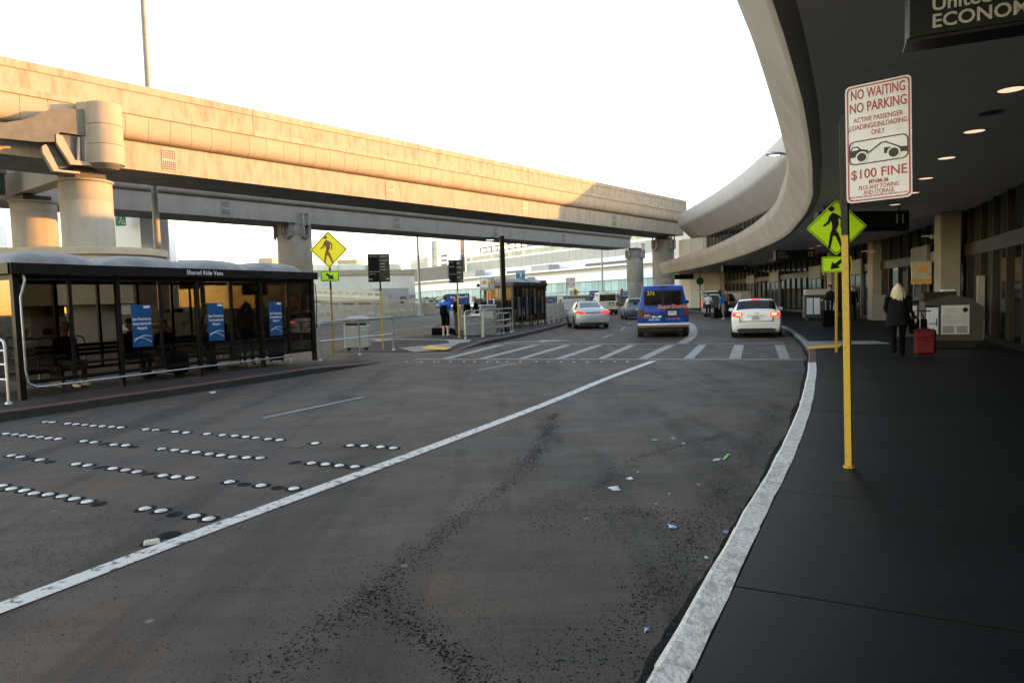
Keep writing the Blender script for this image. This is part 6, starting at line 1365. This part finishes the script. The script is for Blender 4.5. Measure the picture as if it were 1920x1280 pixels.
n_ = MB().box((-.56, -.362, .70), (.27, .014, .68)).build('poster', mat('poster_white', (.60, .62, .66), .5, c2=(.5, .54, .62), scale=2, st=(1, 1, .3)), o); text('UNITED', .065, BLUES, n_, (-.56, -.371, .62), bold=.015); MB().box((-.46, -.3705, .66), (.025, .003, .2)).build('stripe', BLUES, n_)
MB().box((-.56, -.3625, 1.07), (.27, .013, .055)).build('poster_head', INK, o)
o = thing('check_in_counter', 'dark counter with grey panels beyond the blonde woman', 'kiosk', at(1722, 632, HS), -RAD(22))
MB().bbox((0, 0, .55), (1.2, .55, 1.1), .03).build('body', KIOSK, o); MB().bbox((0, 0, 1.13), (1.3, .65, .06), .02).build('top', DARKP, o); MB().box((-.2, -.282, .85), (.22, .012, .3)).build('notice', PAPER, o)
for i in range(6): MB().box((-.3+i*.09, -.1, 1.22), (.04, .04, .12)).build('tag_roll', mat('tag_blue', (.1, .14, .35), .5), o)
o = thing('stand_sign', 'cream and orange sign on a stand above the second counter', 'sign', at(1727, 626, HS), -RAD(20)); p = 0
MB().tube([(0, 0, 0), (0, 0, 1.7)], .025).build('pole', DARKP, o); MB().bbox((0, 0, 2.12), (.60, .06, .62), .01).build('panel', mat('cream_sign', (.42, .36, .26), .5), o); MB().plate([(-.12, 2.08), (-.12, 2.2), (0, 2.28), (.16, 2.26), (.16, 2.1), (.02, 2.12)], -.04, -.031).build('emblem', ORG, o); MB().box((0, -.001, 1.74), (.6, .062, .13)).build('orange_band', mat('amber_band', (.50, .28, .06), .5), o)
o = thing('check_in_counter', 'far check-in counter with white posters beside the man with black suitcase', 'kiosk', at(1537, 600, HS), -RAD(12))
MB().bbox((0, 0, .72), (1.6, .6, 1.2), .03).build('body', KIOSK, o); MB().box((0, 0, .06), (1.3, .5, .12)).build('plinth', DARKP, o); MB().bbox((-.1, 0, 1.48), (1.3, .5, .3), .02).build('top_box', BIN, o)
for x in (-.55, -.2): MB().box((x, -.308, .75), (.3, .014, .85)).build('poster', MT['poster_white'], o)
MB().box((.55, -.308, .6), (.2, .012, .6)).build('notice', PAPER, o)
o = thing('check_in_counter', 'pale check-in counter behind the white hatchback', 'kiosk', at(1375, 582, HS), -RAD(12)); MB().bbox((0, 0, .9), (3.0, .7, 1.6), .03).build('body', BIN, o); MB().bbox((0, 0, 1.74), (3.1, .8, .08), .02).build('top', KIOSK, o)
for x in (-1.0, .2): MB().box((x, -.36, .95), (.85, .014, 1.1)).build('poster', PAPER, o)
def post_sign(px, py, w_, h_, label, m, rz=-20):
    o = thing('standing_sign', label, 'sign', at(px, py, HS), RAD(rz)); MB().bbox((0, 0, h_/2), (w_, .06, h_), .01).build('panel', m, o); MB().box((0, 0, .02), (w_*1.3, .3, .04)).build('base', DARKP, o)
    for i in range(5): MB().box((0, -.033, h_*(.85-.06*i)), (w_*.6, .004, .02)).build('text_line', LETD, o)
post_sign(1838, 638, .20, 1.85, 'tall slim cream notice post right of the near kiosk', mat('cream_post', (.34, .30, .25), .6))
post_sign(1648, 602, .62, 1.25, 'grey panel bin with blue bag left of the blonde woman', mat('perforated_grey', (.26, .24, .22), .6, c2=(.2, .185, .17), scale=40)); post_sign(1465, 577, .35, 2.3, 'slim pale sign post by the column behind the white hatchback', TCOL)
for px, py, dp, lab in ((1629, 472, 32, 'white surveillance camera on the pier near the number 11 sign'), (1748, 444, 23.5, 'small surveillance camera on the nearest pier')):
    p = atd(px, py, dp); o = thing('surveillance_camera', lab, 'camera', p, RAD(60)); MB().bbox((0, -.1, 0), (.14, .34, .13), .02).build('housing', BIN, o); MB().tube([(0, .05, .02), (.1, .15, .05), (.4, .3, .05)], .025).build('arm', BIN, o); MB().lathe([(.05, -.01), (.05, .01)], (0, -.275, 0), 10).build('lens', TRIM, o)
p = at(1313, 578, HS); o = thing('exit_sign', 'small round green sign on a pole at the far end of the canopy', 'sign', p); MB().tube([(0, 0, 0), (0, 0, 4.0)], .06).build('pole', BROWNM, o); MB().plate(circ(0, 2.9, .42, 8), -.09, -.065).build('panel', mat('deep_green', (.01, .07, .045), .5), o)
